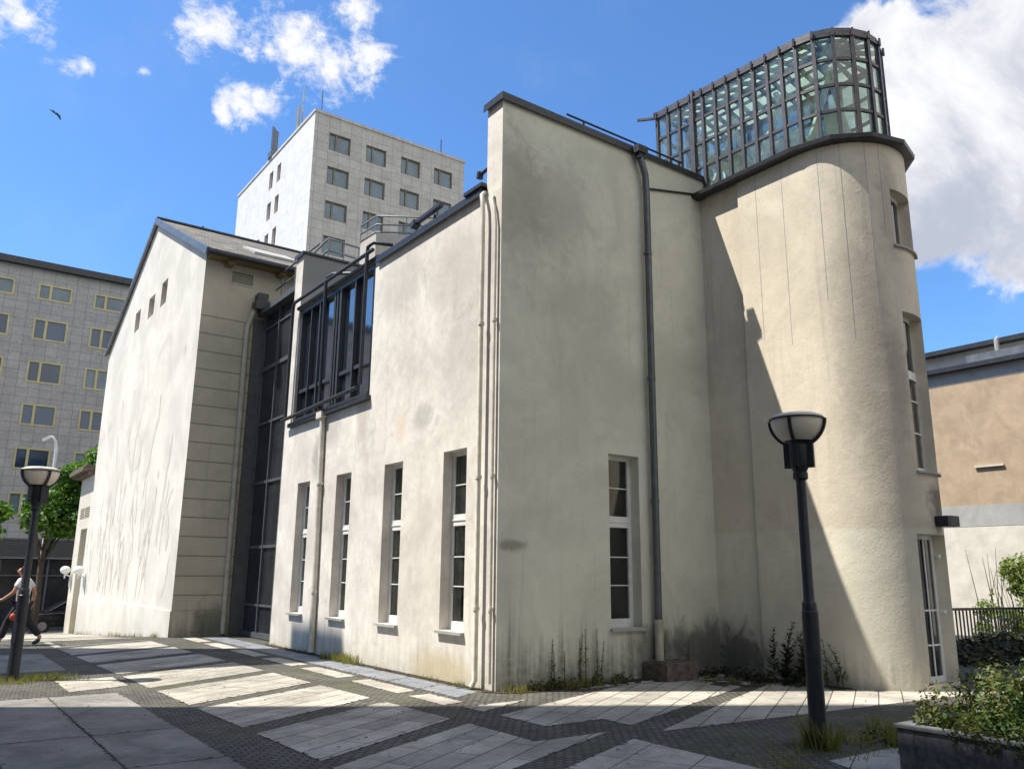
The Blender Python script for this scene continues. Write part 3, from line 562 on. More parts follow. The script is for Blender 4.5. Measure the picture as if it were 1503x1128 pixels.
# lantern
LR = .93; ZR0 = [9.0, 9.52, 10.06, 10.61, 11.15]
def ZL(k, y): tt = min(1., max(0., (1.1-y)/4.2)); return 9.0+(ZR0[k]-9.0)*(1-.092*tt)-.045*tt
lt = MB(); PW = .31; yst = [TC[1]+PW*i for i in range(0, 12)]
st_l = [(TC[0]-LR, y, (-1, 0)) for y in reversed(yst)]
st_a = [(TC[0]+LR*math.cos(math.pi+math.pi*i/9), TC[1]+LR*math.sin(math.pi+math.pi*i/9), (math.cos(math.pi+math.pi*i/9), math.sin(math.pi+math.pi*i/9))) for i in range(1, 9)]
st_r = [(TC[0]+LR, y, (1, 0)) for y in yst]
ST = st_l+st_a+st_r
for x, y, nrm in ST: lt.bar((x, y, 8.95), (x, y, ZL(4, y)+.04), .062, .075, (nrm[0], nrm[1], 0))
for k in (1, 2, 3, 4):
    for a, b in zip(ST[:-1], ST[1:]):
        n2 = Vector((a[2][0]+b[2][0], a[2][1]+b[2][1], 0)).normalized(); d = (Vector((b[0]-a[0], b[1]-a[1], 0))).normalized()*.032
        dz = .02 if k == 4 else 0; lt.bar(Vector((a[0], a[1], ZL(k, a[1])-dz))+d, Vector((b[0], b[1], ZL(k, b[1])-dz))-d, .045 if k < 4 else .08, .055, (0, 0, 1))
x, y = ST[3][0], ST[3][1]; lt.bar((x-.01, y-.07, 9.0), (x-.01, y-.07, 11.25), .05, .1, (-1, 0, 0))
for xx in [TC[0]-LR+.31*i for i in range(1, 6)]: lt.bar((xx, yst[-1], 8.95), (xx, yst[-1], 11.22), .06, .09, (0, 1, 0))
for k in (1, 2, 3, 4): lt.bar((TC[0]-LR+.03, yst[-1], ZL(k, 1.1)), (TC[0]+LR-.03, yst[-1], ZL(k, 1.1)), .05, .07)
lan = lt.build('lantern', 'bronze', tw)
tr_ = MB()
def oring(r): return [(TC[0]-r, yst[-1]+.05)]+[(TC[0]-r, y) for y in reversed(yst)]+[(TC[0]+r*math.cos(math.pi+math.pi*i/9), TC[1]+r*math.sin(math.pi+math.pi*i/9)) for i in range(1, 9)]+[(TC[0]+r, y) for y in yst]
o1, o2 = oring(LR-.02), oring(LR+.055)
for i in range(len(o1)-1):
    a = Vector((*o1[i], ZL(4, o1[i][1])+.075)); b = Vector((*o1[i+1], ZL(4, o1[i+1][1])+.075)); tr_.bar(a, b, .06, .085)
    a = Vector((*o2[i], ZL(4, o2[i][1]))); tr_.tube([a+Vector((0, 0, -.06)), a+Vector((0, 0, .09))], .022, 6)
tr_.bar((TC[0]-LR-.1, yst[-1]+.05, 11.1), (TC[0]-LR-.25, yst[-1]+.35, 11.15), .05, .05)
tr_.build('rim_rail', 'bronze', lan)
pn = MB()
for k in range(4):
    for a, b in zip(ST[:-1], ST[1:]):
        jx = [(Vector((rr(-1, 1), rr(-1, 1), 0))*.006) for _ in range(2)]
        pn.quad(Vector((a[0], a[1], ZL(k, a[1])))+jx[0], Vector((b[0], b[1], ZL(k, b[1])))+jx[1], Vector((b[0], b[1], ZL(k+1, b[1])))-jx[1], Vector((a[0], a[1], ZL(k+1, a[1])))-jx[0])
pn.build('pane', 'lpane', lan)
# lantern roof: pale glazing on rafters, inner stair frame and lit panels
rfm = MB(); rp = MB(); zr0, zr1 = 11.2, 11.5
RS = [(TC[0]+(x-TC[0])*.95, (TC[1]+(y-TC[1])*.95 if y < TC[1] else y)) for x, y, _ in ST]; zq = lambda y: ZL(4, y)+.05
ridge = lambda y: (TC[0], max(y, TC[1]), zq(y)+.25)
for i in range(len(RS)-1):
    a, b = RS[i], RS[i+1]; ra, rb_ = ridge(a[1]), ridge(b[1])
    rp.quad((a[0], a[1], zq(a[1])), (b[0], b[1], zq(b[1])), rb_, ra) if (Vector(ra)-Vector(rb_)).length > 1e-4 else rp.add([(a[0], a[1], zq(a[1])), (b[0], b[1], zq(b[1])), ra], [(0, 1, 2)])
    rfm.bar((a[0], a[1], zq(a[1])-.03), (ra[0], ra[1], ra[2]-.03), .05, .10)
for q in (.33, .66):
    for i in range(len(RS)-1):
        a, b = RS[i], RS[i+1]; pa = Vector((a[0], a[1], zq(a[1]))).lerp(Vector(ridge(a[1])), q); pb = Vector((b[0], b[1], zq(b[1]))).lerp(Vector(ridge(b[1])), q); rfm.bar(pa-Vector((0, 0, .02)), pb-Vector((0, 0, .02)), .04, .06)
rfm.bar((TC[0], TC[1], ridge(TC[1])[2]-.05), (TC[0], yst[-1], ridge(1.1)[2]-.05), .08, .12)
rp.build('lantern_roof', 'lpanel', lan); rfm.build('rafter', 'bronze', lan)
ins = MB()
for i in range(6):   # white stair soffits and trusses seen through the glass
    y = TC[1]-.45+i*.62; ins.bar((TC[0]-.55, y, 9.1+.2*i), (TC[0]+.6, y+.25, 9.2+.2*i), .30, .05)
for y in (-2.3, -1.2, -.1, .8): ins.bar((TC[0]-.8, y, 9.0), (TC[0]+.1, y, 10.85), .10, .06, (0, 1, 0)); ins.bar((TC[0]+.8, y, 9.0), (TC[0]-.1, y, 10.85), .10, .06, (0, 1, 0))
for y in (-1.9, -1.0, -.2, .6): ins.bar((TC[0]+.72, y, 9.05), (TC[0]+.72, y, 10.4), .03, .42, (0, 1, 0))
ins.build('stair_frame', 'white_paint', lan)
fl2 = MB(); fl2.box(TC[0]-.9, TC[0]+.9, -2.2, 1.1, 8.85, 8.93); fl2.build('lantern_floor', 'conc', lan)

# ------------------------------------------------------------------ gabled house
gb = thing('gabled_house', 'white gable ended house with three small stepped windows and faded ivy marks', 'house', (-1.4, 18.7, 0))
GX = -1.4; Y0, Y1, YA = 12., 25.4, 18.7; ZE, ZA = 10.15, 13.35
roof = lambda u: ZA-(ZA-ZE)*abs(u-YA)/(YA-Y0)
fG = lambda u, v, ww: (GX+ww, u, v)
GW = [(20.1, 20.9, 9.83, 10.58, .3), (18.0, 18.85, 9.83, 10.56, .3), (16.35, 17.1, 9.80, 10.62, .3)]
gw = MB(); gw.wall(fG, [Y0, YA, Y1], lambda u: .6, roof, GW); gw.build('gable_wall', 'gable', gb)
pl = MB(); pl.wall(lambda u, v, ww: (GX-.03+ww, u, v), [Y0-.02, Y1+.02], lambda u: zg(u)-.2, cst(.62)); pl.quad((GX-.03, Y0-.02, .62), (GX-.03, Y1, .62), (GX+.01, Y1, .62), (GX+.01, Y0-.02, .62)); pl.build('plinth', 'gable', gb)
for h in GW:
    wn = MB(); wn.fbox(fG, h[0], h[1], h[2], h[3], .24, .28); o = wn.build('window', 'brown', gb)
    w2 = MB(); w2.fbox(fG, h[0]+.08, h[1]-.08, h[2]+.08, h[3]-.06, .225, .238); w2.build('pane', 'glass', o)
sw = MB(); fS = lambda u, v, ww: (u, Y0+ww, v)
sw.wall(fS, [GX, 3.2], cst(.6), cst(10.15), [(-.68, -.09, 9.34, 9.66, .1)]); sw.build('panelled_side_wall', 'side', gb)
pl = MB(); pl.wall(lambda u, v, ww: (u, Y0-.03+ww, v), [GX-.03, .5], cst(-.2), cst(.62)); pl.quad((GX-.03, Y0-.03, .62), (.5, Y0-.03, .62), (.5, Y0+.01, .62), (GX-.03, Y0+.01, .62)); pl.build('side_plinth', 'side', gb)
vt = MB(); vt.fbox(fS, -.72, -.05, 9.30, 9.34, -.02, .06); vt.fbox(fS, -.72, -.05, 9.66, 9.70, -.02, .06)
for a in (-.72, -.09): vt.fbox(fS, a, a+.04, 9.34, 9.66, -.02, .06)
for i in range(7): vt.fbox(fS, -.68, -.09, 9.355+.043*i, 9.372+.043*i, .0, .05)
vt.build('vent_grille', 'cream_pipe', gb)
rfb = MB(); ov = .45
def rp3(x, y, dz=0): return (x, y, roof(y)+dz)
for ya, yb in ((Y0-ov, YA), (YA, Y1+.2)):
    rfb.add([rp3(GX-.12, ya, .08), rp3(9, ya, .08), rp3(9, yb, .08), rp3(GX-.12, yb, .08), rp3(GX-.12, ya, .0), rp3(9, ya, .0), rp3(9, yb, .0), rp3(GX-.12, yb, .0)], [(0, 1, 2, 3), (4, 5, 6, 7), (0, 1, 5, 4), (0, 3, 7, 4)])
ro = rfb.build('roof', 'slate', gb)
vg = MB(); vg.bar(rp3(GX-.10, Y0-ov-.05, -.0), rp3(GX-.10, YA, .0), .1, .20); vg.bar(rp3(GX-.09, YA, .0), rp3(GX-.09, Y1+.25, .0), .08, .16); vg.build('verge_board', 'zinc', gb)
rg = MB(); rg.bar((GX-.1, YA, ZA+.1), (9, YA, ZA+.1), .22, .06); 
for x in (0, 2, 4, 6): rg.box(x, x+.05, YA-.16, YA+.02, ZA+.05, ZA+.16)
rg.build('ridge_cap', 'dark_metal', gb)
gt = MB(); gt.tube([(GX-.1, Y0-ov-.06, roof(Y0-ov)-.02), (9, Y0-ov-.06, roof(Y0-ov)-.02)], .085, 10); gt.build('gutter', 'dark_metal', gb, smooth=50)
ef = MB(); ef.box(GX+.02, 3.4, Y0-ov+.04, Y0-.002, 9.86, 9.9)
for x in (-.9, .55, 1.9): ef.box(x, x+.18, Y0-ov+.08, Y0-.003, 9.74, 9.858)
ef.build('eaves', 'brown', gb)
sk = MB(); 
def rq(x, y, h): return (x, y, roof(y)+h)
for (xa, xb) in ((.2, 1.55),): sk.add([rq(xa, 13.0, .09), rq(xb, 13.0, .09), rq(xb, 14.2, .09), rq(xa, 14.2, .09), rq(xa, 13.0, .17), rq(xb, 13.0, .17), rq(xb, 14.2, .17), rq(xa, 14.2, .17)], [(4, 5, 6, 7), (0, 1, 5, 4), (1, 2, 6, 5), (2, 3, 7, 6), (3, 0, 4, 7)])
sk.build('skylight', 'conc', gb)
pipe([(.02, 11.86, 8.7), (-.05, 11.9, 8.5), (-.16, 11.9, 8.15), (-.17, 11.9, 7.9), (-.13, 11.9, .05)], .07, 'cream_pipe', [(-.155, 11.9, 6), (-.145, 11.9, 3.6), (-.14, 11.9, 1.6)], gb)
bx = MB(); bx.box(-.06, .34, 11.6, 11.98, 8.62, 8.86); bx.box(.0, .28, 11.66, 11.97, 8.86, 9.1); bx.build('gutter_box', 'dark_metal', gb)
# ivy marks
iv = MB(); rnd = random.Random(3)
def stroke(pts, w0):
    P_ = [Vector((GX-.004-rnd.random()*.002, y, z)) for y, z in pts]; L, Rr = [], []
    for i, p in enumerate(P_):
        d = (P_[min(i+1, len(P_)-1)]-P_[max(i-1, 0)]).normalized(); s_ = Vector((0, -d.z, d.y)); t_ = i/max(1, len(P_)-1); ww = w0*(.35+.9*math.sin(math.pi*min(.97, t_*.9+.08)))*rnd.uniform(.7, 1.3)
        L.append(p+s_*ww); Rr.append(p-s_*ww)
    for i in range(len(P_)-1): iv.quad(L[i], L[i+1], Rr[i+1], Rr[i])
def branch(y, z, ang, ln, w0, dep):
    pts = [(y, z)]; n = max(4, int(ln/.22))
    for i in range(n):
        ang += rnd.gauss(0, .16)-(ang*.08); y += math.sin(ang)*ln/n; z += math.cos(ang)*ln/n
        if y < Y0+.25 or y > Y1-.3 or z > 6.2: break
        pts.append((y, z))
        if dep and rnd.random() < .20: branch(y, z, ang+rnd.choice((-1, 1))*rnd.uniform(.35, .8), ln*rnd.uniform(.25, .5), w0*.7, dep-1)
    if len(pts) > 2: stroke(pts, w0)
for i in range(44):
    yy = rnd.uniform(12.6, 25) if rnd.random() < .35 else rnd.uniform(17, 25); branch(yy, rnd.uniform(.7, 1.0) if i % 2 else rnd.uniform(1.8, 3.2), rnd.gauss(0, .2), rnd.uniform(.8, 2.1), .024, 2)
def trace(pp, w0):
    q = [px(u, v, GX) for u, v in pp]; out = []
    for a, b in zip(q[:-1], q[1:]):
        for k in range(6): c_ = a.lerp(b, k/6); out.append((c_.y+rnd.gauss(0, .03), c_.z+rnd.gauss(0, .02)))
    stroke(out, w0)
for pp, w0 in (([(237, 578), (232, 615), (222, 660), (214, 700), (208, 740)], .07), ([(254, 635), (248, 670), (243, 705), (238, 735), (232, 760)], .08), ([(205, 620), (200, 640), (196, 665), (194, 690), (192, 715)], .10), ([(190, 630), (187, 655), (190, 680), (193, 700)], .11), ([(173, 640), (172, 660), (170, 695)], .09), ([(203, 640), (207, 655), (203, 680), (197, 690)], .09), ([(238, 735), (246, 765), (245, 790), (243, 810)], .12), ([(236, 750), (230, 780), (228, 805)], .12), ([(225, 735), (217, 770), (211, 795)], .10), ([(205, 790), (213, 825), (205, 860)], .06), ([(249, 815), (243, 850), (235, 880)], .04), ([(180, 600), (181, 585)], .08), ([(197, 580), (198, 570)], .06), ([(158, 632), (166, 620)], .08), ([(271, 520), (272, 500)], .12), ([(232, 700), (231, 690)], .08), ([(158, 770), (172, 790), (165, 760)], .05), ([(140, 830), (152, 860), (146, 880)], .04)): trace(pp, w0)
tag(iv.build('ivy_marks', 'stain', gb))

# ------------------------------------------------------------------ entrance wing
wg = thing('entrance_wing', 'low white entrance wing with a dark cornice, louvres and two round wall lamps', 'building', (GX, 26.8, zg(26.8)))
ww_ = MB(); ww_.wall(fG, [25.4, 28.2], cst(-1.2), cst(5.2), [(25.55, 26.95, -1.15, 3.15, .5), (24.9+.6, 27.6, 3.56, 3.98, .1)]); ww_.quad((GX, 28.2, -1.2), (5, 28.2, -1.2), (5, 28.2, 5.2), (GX, 28.2, 5.2)); ww_.build('wall', 'wing', wg)
cr = MB(); cr.box(GX-.25, 6, 25.42, 28.5, 5.2, 5.32); cr.box(GX-.42, 6, 25.42, 28.75, 5.322, 5.5); cr.box(GX-.34, 6, 25.42, 28.6, 5.5, 5.58); cr.build('cornice', 'brown_stone', wg, bevel=.02)
dd = MB(); dd.fbox(fG, 25.55, 26.95, -1.2, 3.15, .48, .52); dd.build('door', 'cream_pipe', wg)
lv = MB(); 
for i in range(6): lv.fbox(fG, 25.5, 26.5, 3.58+.066*i, 3.60+.066*i, -.01, .06); lv.fbox(fG, 26.6, 27.6, 3.58+.066*i, 3.60+.066*i, -.01, .06)
lv.fbox(fG, 26.5, 26.6, 3.56, 3.98, -.012, .08); lv.build('louvre', 'wing', wg)
vb = MB(); vb.fbox(fG, 25.5, 27.6, 3.56, 3.98, .09, .1); vb.build('vent_back', 'lamp_dark', wg)
for qq in (px(96, 836, GX-.25), px(115.5, 836, GX-.25)):
    yy = qq.y; sc = MB(); sc.ball((GX-.25, yy, 1.57), .19, 16, 10, .85); o = sc.build('wall_lamp', 'white_paint', wg, smooth=60)
    br = MB(); br.bar((GX-.25, yy, 1.42), (GX, yy, 1.3), .05, .05); br.bar((GX-.25, yy, 1.42), (GX-.25, yy, 1.25), .04, .04); br.box(GX-.06, GX-.002, yy-.1, yy+.1, .95, 1.35); br.build('bracket', 'white_paint', o)
bd = MB(); bd.box(GX+.6, 5, 25.42, 28.19, -1.2, 5.19); bd.build('core', 'wing', wg)

# ------------------------------------------------------------------ hotel block far left
hb = thing('hotel_block', 'grey tiled hotel block with rows of gold framed windows behind the street tree', 'building', (-10, 45, -1.65))
fH = lambda u, v, ww: (u, 45+ww, v)
HR = [(17.45, 18.45), (14.95, 16.27), (12.34, 13.67), (9.78, 11.07), (7.2, 8.48), (4.6, 5.9)]
HX = [-.85+3.06*i for i in range(-9, 5)]
hh = []
for zb, zt in HR:
    for x in HX: hh.append((x-1.83, x, zb, zt, .12))
hm = MB(); hm.wall(fH, [-30, 12.8], cst(3.3), cst(19.35), hh); hm.quad((12.8, 45, -1.7), (12.8, 58, -1.7), (12.8, 58, 19.35), (12.8, 45, 19.35)); hm.build('wall', 'hotel', hb)
hc = MB(); hc.box(-30, 13.0, 44.6, 58, 19.35, 19.75); hc.build('cornice', 'dark_metal', hb)
hl = MB(); hl.box(-30, 12.8, 44.9, 45.0, 2.2, 2.32); hl.box(-30, 12.8, 44.9, 45, 3.18, 3.3)
for i in range(7): hl.box(-30, 12.8, 44.92, 44.99, 2.36+.115*i, 2.42+.115*i)
hl.box(-30, 12.8, 45.0, 45.06, 2.2, 3.3); hl.build('louvre_band', 'louvre', hb)
hs = MB(); hs.box(-30, 12.8, 45.5, 45.6, -1.7, 2.2); 
sf = hs.build('shopfront', 'shop', hb)
hf = MB()
for x in [-29+2.4*i for i in range(18)]: hf.box(x, x+.1, 45.35, 45.48, -1.7, 2.2)
hf.box(-30, 12.8, 45.36, 45.47, 1.2, 1.27); hf.build('shop_frame', 'frame_grey', sf)
wd_ = random.Random(5)
hotelwins = hh if len(hh) <= 100 else hh
for h in hotelwins:
    fr = MB(); u0, u1, v0, v1, d = h; e = .10
    fr.fbox(fH, u0, u0+e, v0, v1, -.03, .1); fr.fbox(fH, u1-e, u1, v0, v1, -.03, .1); fr.fbox(fH, u0+e, u1-e, v0, v0+e, -.03, .1); fr.fbox(fH, u0+e, u1-e, v1-e, v1, -.03, .1); fr.fbox(fH, u0+.60, u0+.74, v0+e, v1-e, -.025, .1)
    o = fr.build('window', 'gold', hb)
    pn = MB(); pn.fbox(fH, u0+e, u0+.60, v0+e, v1-e, .05, .06); pn.fbox(fH, u0+.74, u1-e, v0+e, v1-e, .05, .06); pn.build('pane', 'hblind' if v0 > 17 else wd_.choice(('hpane', 'hpane', 'hblind')), o)

# ------------------------------------------------------------------ hotel tower
ht = thing('hotel_tower', 'tall pale tiled hotel tower with roof antennas rising behind the gabled house', 'building', (15.7, 50, -1.65))
fHT = lambda u, v, ww: (u, 50+ww, v); fHS = lambda u, v, ww: (15.7+ww, u, v)
TWX = [17.06, 20.47, 23.88, 27.27]; TZ = [37.75-3.09*i for i in range(9)]
hh = [(x, x+1.95, z-1.6, z, .25) for x in TWX for z in TZ]
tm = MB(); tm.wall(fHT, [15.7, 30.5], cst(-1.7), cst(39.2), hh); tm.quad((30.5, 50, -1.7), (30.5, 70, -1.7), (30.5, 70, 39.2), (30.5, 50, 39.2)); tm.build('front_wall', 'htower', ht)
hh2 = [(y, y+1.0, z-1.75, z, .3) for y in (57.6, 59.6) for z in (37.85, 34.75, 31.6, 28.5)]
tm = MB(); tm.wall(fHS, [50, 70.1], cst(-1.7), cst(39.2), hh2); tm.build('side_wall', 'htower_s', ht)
tm = MB(); tm.box(15.62, 30.6, 49.92, 70.2, 39.2, 39.45); tm.build('parapet', 'htower', ht)
for h in hh:
    u0, u1, v0, v1, d = h; e = .09; fr = MB()
    fr.fbox(fHT, u0, u0+e, v0, v1, .1, .24); fr.fbox(fHT, u1-e, u1, v0, v1, .1, .24); fr.fbox(fHT, u0+e, u1-e, v0, v0+e, .1, .24); fr.fbox(fHT, u0+e, u1-e, v1-e, v1, .1, .24); fr.fbox(fHT, u0+.6, u0+.74, v0+e, v1-e, .1, .24)
    o = fr.build('window', 'gold2', ht); pn = MB(); pn.fbox(fHT, u0+e, u0+.6, v0+e, v1-e, .2, .22); pn.fbox(fHT, u0+.74, u1-e, v0+e, v1-e, .2, .22); pn.build('pane', 'hblind', o)
for h in hh2: pn = MB(); pn.fbox(fHS, h[0], h[1], h[2], h[3], .26, .3); pn.build('window', 'brown', ht)
def mast(pts, r): mb = MB(); mb.tube(pts, r, 6); return mb
q = px(402, 220, 15.9); q.z = 39.4; mb = mast([q, q+Vector((0, 0, 3.2))], .07)
for dx in (-.25, .3): mb.bar(q+Vector((dx, dx, .9)), q+Vector((dx, dx, 3.2)), .28, .16)
mb.box(q.x-.4, q.x+.4, q.y-.4, q.y+.4, 39.45, 40.1); mb.build('antenna', 'frame_grey', ht)
q = px(443, 183, 16.2); q.z = 39.4; mb = mast([q, q+Vector((0, 0, 4.6))], .06); mb.bar(q+Vector((-.3, .2, .3)), q+Vector((-.3, .2, 2.6)), .26, .2); mb.bar(q+Vector((.35, -.2, .3)), q+Vector((.35, -.2, 1.4)), .5, .4); mb.build('antenna', 'conc', ht)
q = px(472, 163, 16.3); q.z = 39.4; mast([q, q+Vector((0, 0, 2.1))], .035).build('antenna', 'dark_metal', ht)
q = py(647, 224, 51); q.z = 39.4; mb = mast([q, q+Vector((0, 0, 2.0))], .06); mb.tube([q, q+Vector((0, 0, .3))], .12, 8); mb.build('antenna', 'dark_metal', ht)
q = py(530, 180, 52); q.z = 39.4; mb = mast([q, q+Vector((0, 0, 1.0))], .03); mb.tube([q+Vector((-.9, 0, .5)), q+Vector((.3, 0, .62))], .03, 6); mb.tube([q+Vector((.1, 0, .6)), q+Vector((.0, 0, 1.1)), q+Vector((.25, 0, 1.2))], .03, 6); mb.build('antenna', 'dark_metal', ht)

# ------------------------------------------------------------------ beige building on the right
bb = thing('beige_building', 'sunlit beige rendered building with grey bands behind the black railing', 'building', (18, 0, 0))
bm_ = MB(); bm_.box(18, 30, -9, 10, 3.64, 7.30); bm_.build('beige_wall', 'beige', bb)
bm_ = MB(); bm_.box(17.994, 30, -9.02, 10.02, 3.05, 3.655); bm_.box(17.99, 30, -9.02, 10.02, 7.285, 7.66); bm_.build('concrete_band', 'conc', bb)
bm_ = MB(); bm_.box(18, 30, -9, 10, -.2, 3.06); bm_.build('white_wall', 'white_r', bb)
bm_ = MB(); bm_.box(17.8, 30, -9.2, 10.2, 7.665, 7.80); bm_.box(18.5, 30, -9.2, 10.2, 8.42, 8.56); bm_.build('roof_edge', 'dark_metal', bb)
bm_ = MB(); bm_.box(18.8, 29, -9, 10, 7.8, 8.415); bm_.build('upper_storey', 'white_r', bb)
bm_ = MB(); bm_.box(18.2, 18.79, -3, 1.5, 7.81, 8.12); bm_.build('duct', 'zinc', bb)
bm_ = MB(); bm_.tube([(18.3, .62, 7.8), (18.3, .62, 8.45), (18.32, .55, 8.52)], .07, 8); bm_.build('vent_pipe', 'conc', bb)
bm_ = MB(); bm_.box(17.93, 17.999, .7, 1.5, 4.72, 4.77); bm_.build('render_scar', 'white_r', bb)

# ------------------------------------------------------------------ unseen off-frame buildings, added to cast shadows on the square and shape the fill
nb = thing('shade_block', 'unseen grey block with a slim tower left of the square, added for its shadow', 'building', (-18, -5, 0))
m_ = MB(); m_.box(-13.2, -10.5, 1.75, 4.95, 0, 34); m_.build('shade_tower', 'conc', nb)  # slim upright shaped for the shadow edge it throws
m_ = MB(); m_.box(-24, -10.6, -16, 1.74, 0, 20.35); m_.build('wall', 'conc', nb)
for z in range(6):
    m_ = MB()
    for y in range(9): m_.box(-10.59, -10.56, -15+1.85*y, -13.8+1.85*y, 1.6+3.2*z, 3.3+3.2*z)
    m_.build('window_row', 'glass', nb)
nc = thing('shade_building', 'unseen narrow building left of the square, added for its shadow', 'building', (-16, 12, 0))
m_ = MB(); m_.box(-26, -10, 11.15, 13.7, 0, 20); m_.build('wall', 'white_r', nc)
for z in range(6): m_ = MB(); m_.box(-9.99, -9.97, 11.8, 13, 1.5+3.1*z, 3.2+3.1*z); m_.build('window', 'glass', nc)

nr = thing('bounce_row', 'unseen row of houses behind the viewer, added to shape the fill light', 'building', (5, -26, 0))  # out of view, added to block sky and bounce light onto shaded walls
m_ = MB(); m_.wall(lambda u, v, ww: (u, -24-ww, v), [-40, 50], cst(0), cst(17), [(-38+3.4*i, -36.6+3.4*i, 1.2+3.3*k, 2.9+3.3*k, .2) for i in range(25) for k in range(5)]); m_.box(-40, 50, -38, -24.2, 16.9, 17); m_.build('wall', 'white_r', nr)
m_ = MB(); m_.box(-40, 50, -24.3, -24.2, .5, 16); m_.build('window_row', 'glass', nr)
# ------------------------------------------------------------------ street lamps
def make_lamp(loc, label):
    t = thing('street_lamp', label, 'street lamp', loc, 'black globe lamps on the square'); x, y, z = loc
    b = MB(); b.lathe([(.09, 0), (.088, .02), (.082, .05), (.08, 1.26), (.072, 1.27), (.072, 1.34), (.06, 1.36), (.055, 1.37), (.048, 2.60)], loc, 20); po = b.build('pole', 'lamp_dark', t, smooth=35)
    b = MB(); d = Vector((C.x-x, C.y-y, 0)).normalized(); q = Vector(loc)+d*.077; b.bar(q+Vector((0, 0, .55)), q+Vector((0, 0, .85)), .075, .012, d); b.build('access_door', 'lamp_dark', po)
    b = MB(); b.lathe([(.05, 2.56), (.075, 2.58), (.075, 2.64), (.065, 2.65), (.09, 2.70), (.10, 2.72), (.10, 2.93), (.14, 2.97)], loc, 20)
    for k in range(4):
        a = R(20+90*k); d = Vector((math.cos(a), math.sin(a), 0)); p = Vector(loc)
        b.bar(p+d*.085+Vector((0, 0, 2.69)), p+d*.085+Vector((0, 0, 2.95)), .05, .13, d)
    b.build('holder', 'lamp_dark', t, smooth=30)
    b = MB(); b.lathe([(.001, 2.93)]+[(.265*math.sin(q), 3.20-.27*math.cos(q)) for q in [R(10*i) for i in range(1, 10)]], loc, 28); b.lathe([(.268, 3.203), (.262, 3.225), (.2, 3.25), (.1, 3.262), (.001, 3.265)], loc, 28); b.build('globe', 'bowl', t, smooth=40)
    b = MB(); b.lathe([(.268, 3.185), (.28, 3.185), (.28, 3.203), (.268, 3.203), (.268, 3.185)], loc, 28)
    for k in range(4):
        a = R(20+90*k); d = Vector((math.cos(a), math.sin(a), 0)); pts = [Vector(loc)+d*(.285*math.sin(q))+Vector((0, 0, 3.20-.29*math.cos(q))) for q in [R(12+9.5*i) for i in range(9)]]
        for p0, p1 in zip(pts[:-1], pts[1:]): b.bar(p0, p1, .03, .03, d)
    b.build('rib', 'lamp_dark', t); return t
l1 = make_lamp((.48, -4.76, 0), 'black street lamp with a grey white bowl in front of the round tower')
l2 = copy_tree(l1); l2.location = (-5.36, 4.75, 0); l2.scale = (1, 1, .965); l2['label'] = 'black street lamp with a cream bowl at the left, in front of the tree'
hk = MB(); q = Vector((-2.05, 32, zg(32))); hk.tube([q, (q.x, 32, 6.0), (q.x-.02, 32, 6.9), (q.x-.10, 32, 7.25), (q.x-.25, 32, 7.42), (q.x-.42, 32, 7.38)], [.09, .075, .07, .07, .07, .07], 10); hk.bar((q.x-.30, 32, 7.45), (q.x-.62, 32, 7.22), .18, .14)
tag(hk.build('curved_lamp', 'white_paint', smooth=50), 'white lamp post with a hooked top in front of the grey hotel', 'street lamp')

# ------------------------------------------------------------------ trees and plants
def tree(loc, h, cr_, clumps, n, label):
    t = thing('street_tree', label, 'tree', loc, 'trees along the street')
    b = MB(); x, y, z = loc; b.tube([(x, y, z), (x+.03, y, z+h*.3), (x-.02, y, z+h*.6), (x+.05, y, z+h)], [.16, .13, .12, .07], 10)
    for k in range(7): a = rr(0, 6.28); b.tube([(x, y, z+h*rr(.55, .9)), (x+math.cos(a)*.7, y+math.sin(a)*.7, z+h*1.0), (x+math.cos(a)*1.4, y+math.sin(a)*1.4, z+h*rr(1.1, 1.5))], [.05, .035, .015], 6)
    b.build('trunk', 'bark', t, smooth=60)
    c = MB(); leaf_cloud(c, clumps, n, .23, .35, .8, .7); c.build('crown', 'leaf_tree', t)
tx, ty = -2.15, 31.
cl = [(-1.35+rr(-1.5, 1.6), ty+rr(-1.5, 1.5), 5.0+rr(-1.7, 1.7), rr(.45, .95), rr(.45, .95), rr(.4, .8)) for _ in range(62)]
cl = [c for c in cl if ((c[0]+1.2)/2.0)**2+((c[2]-5.)/2.35)**2 < 1.0 and c[2] < 3.3+(c[0]+3.2)*1.45]
tree((tx, ty, zg(ty)), 4.3, 2, cl, 14000, 'leafy green street tree between the left lamp and the white gable')
cl = [(-5.3+rr(-1.3, 1.3), ty+rr(-1.2, 1.2), 3.4+rr(-1.0, 1.3), rr(.45, .85), rr(.45, .85), rr(.4, .7)) for _ in range(16)]
tree((-5.5, ty, zg(ty)), 3.4, 2, cl, 3500, 'second street tree cut off by the left edge of the photo')
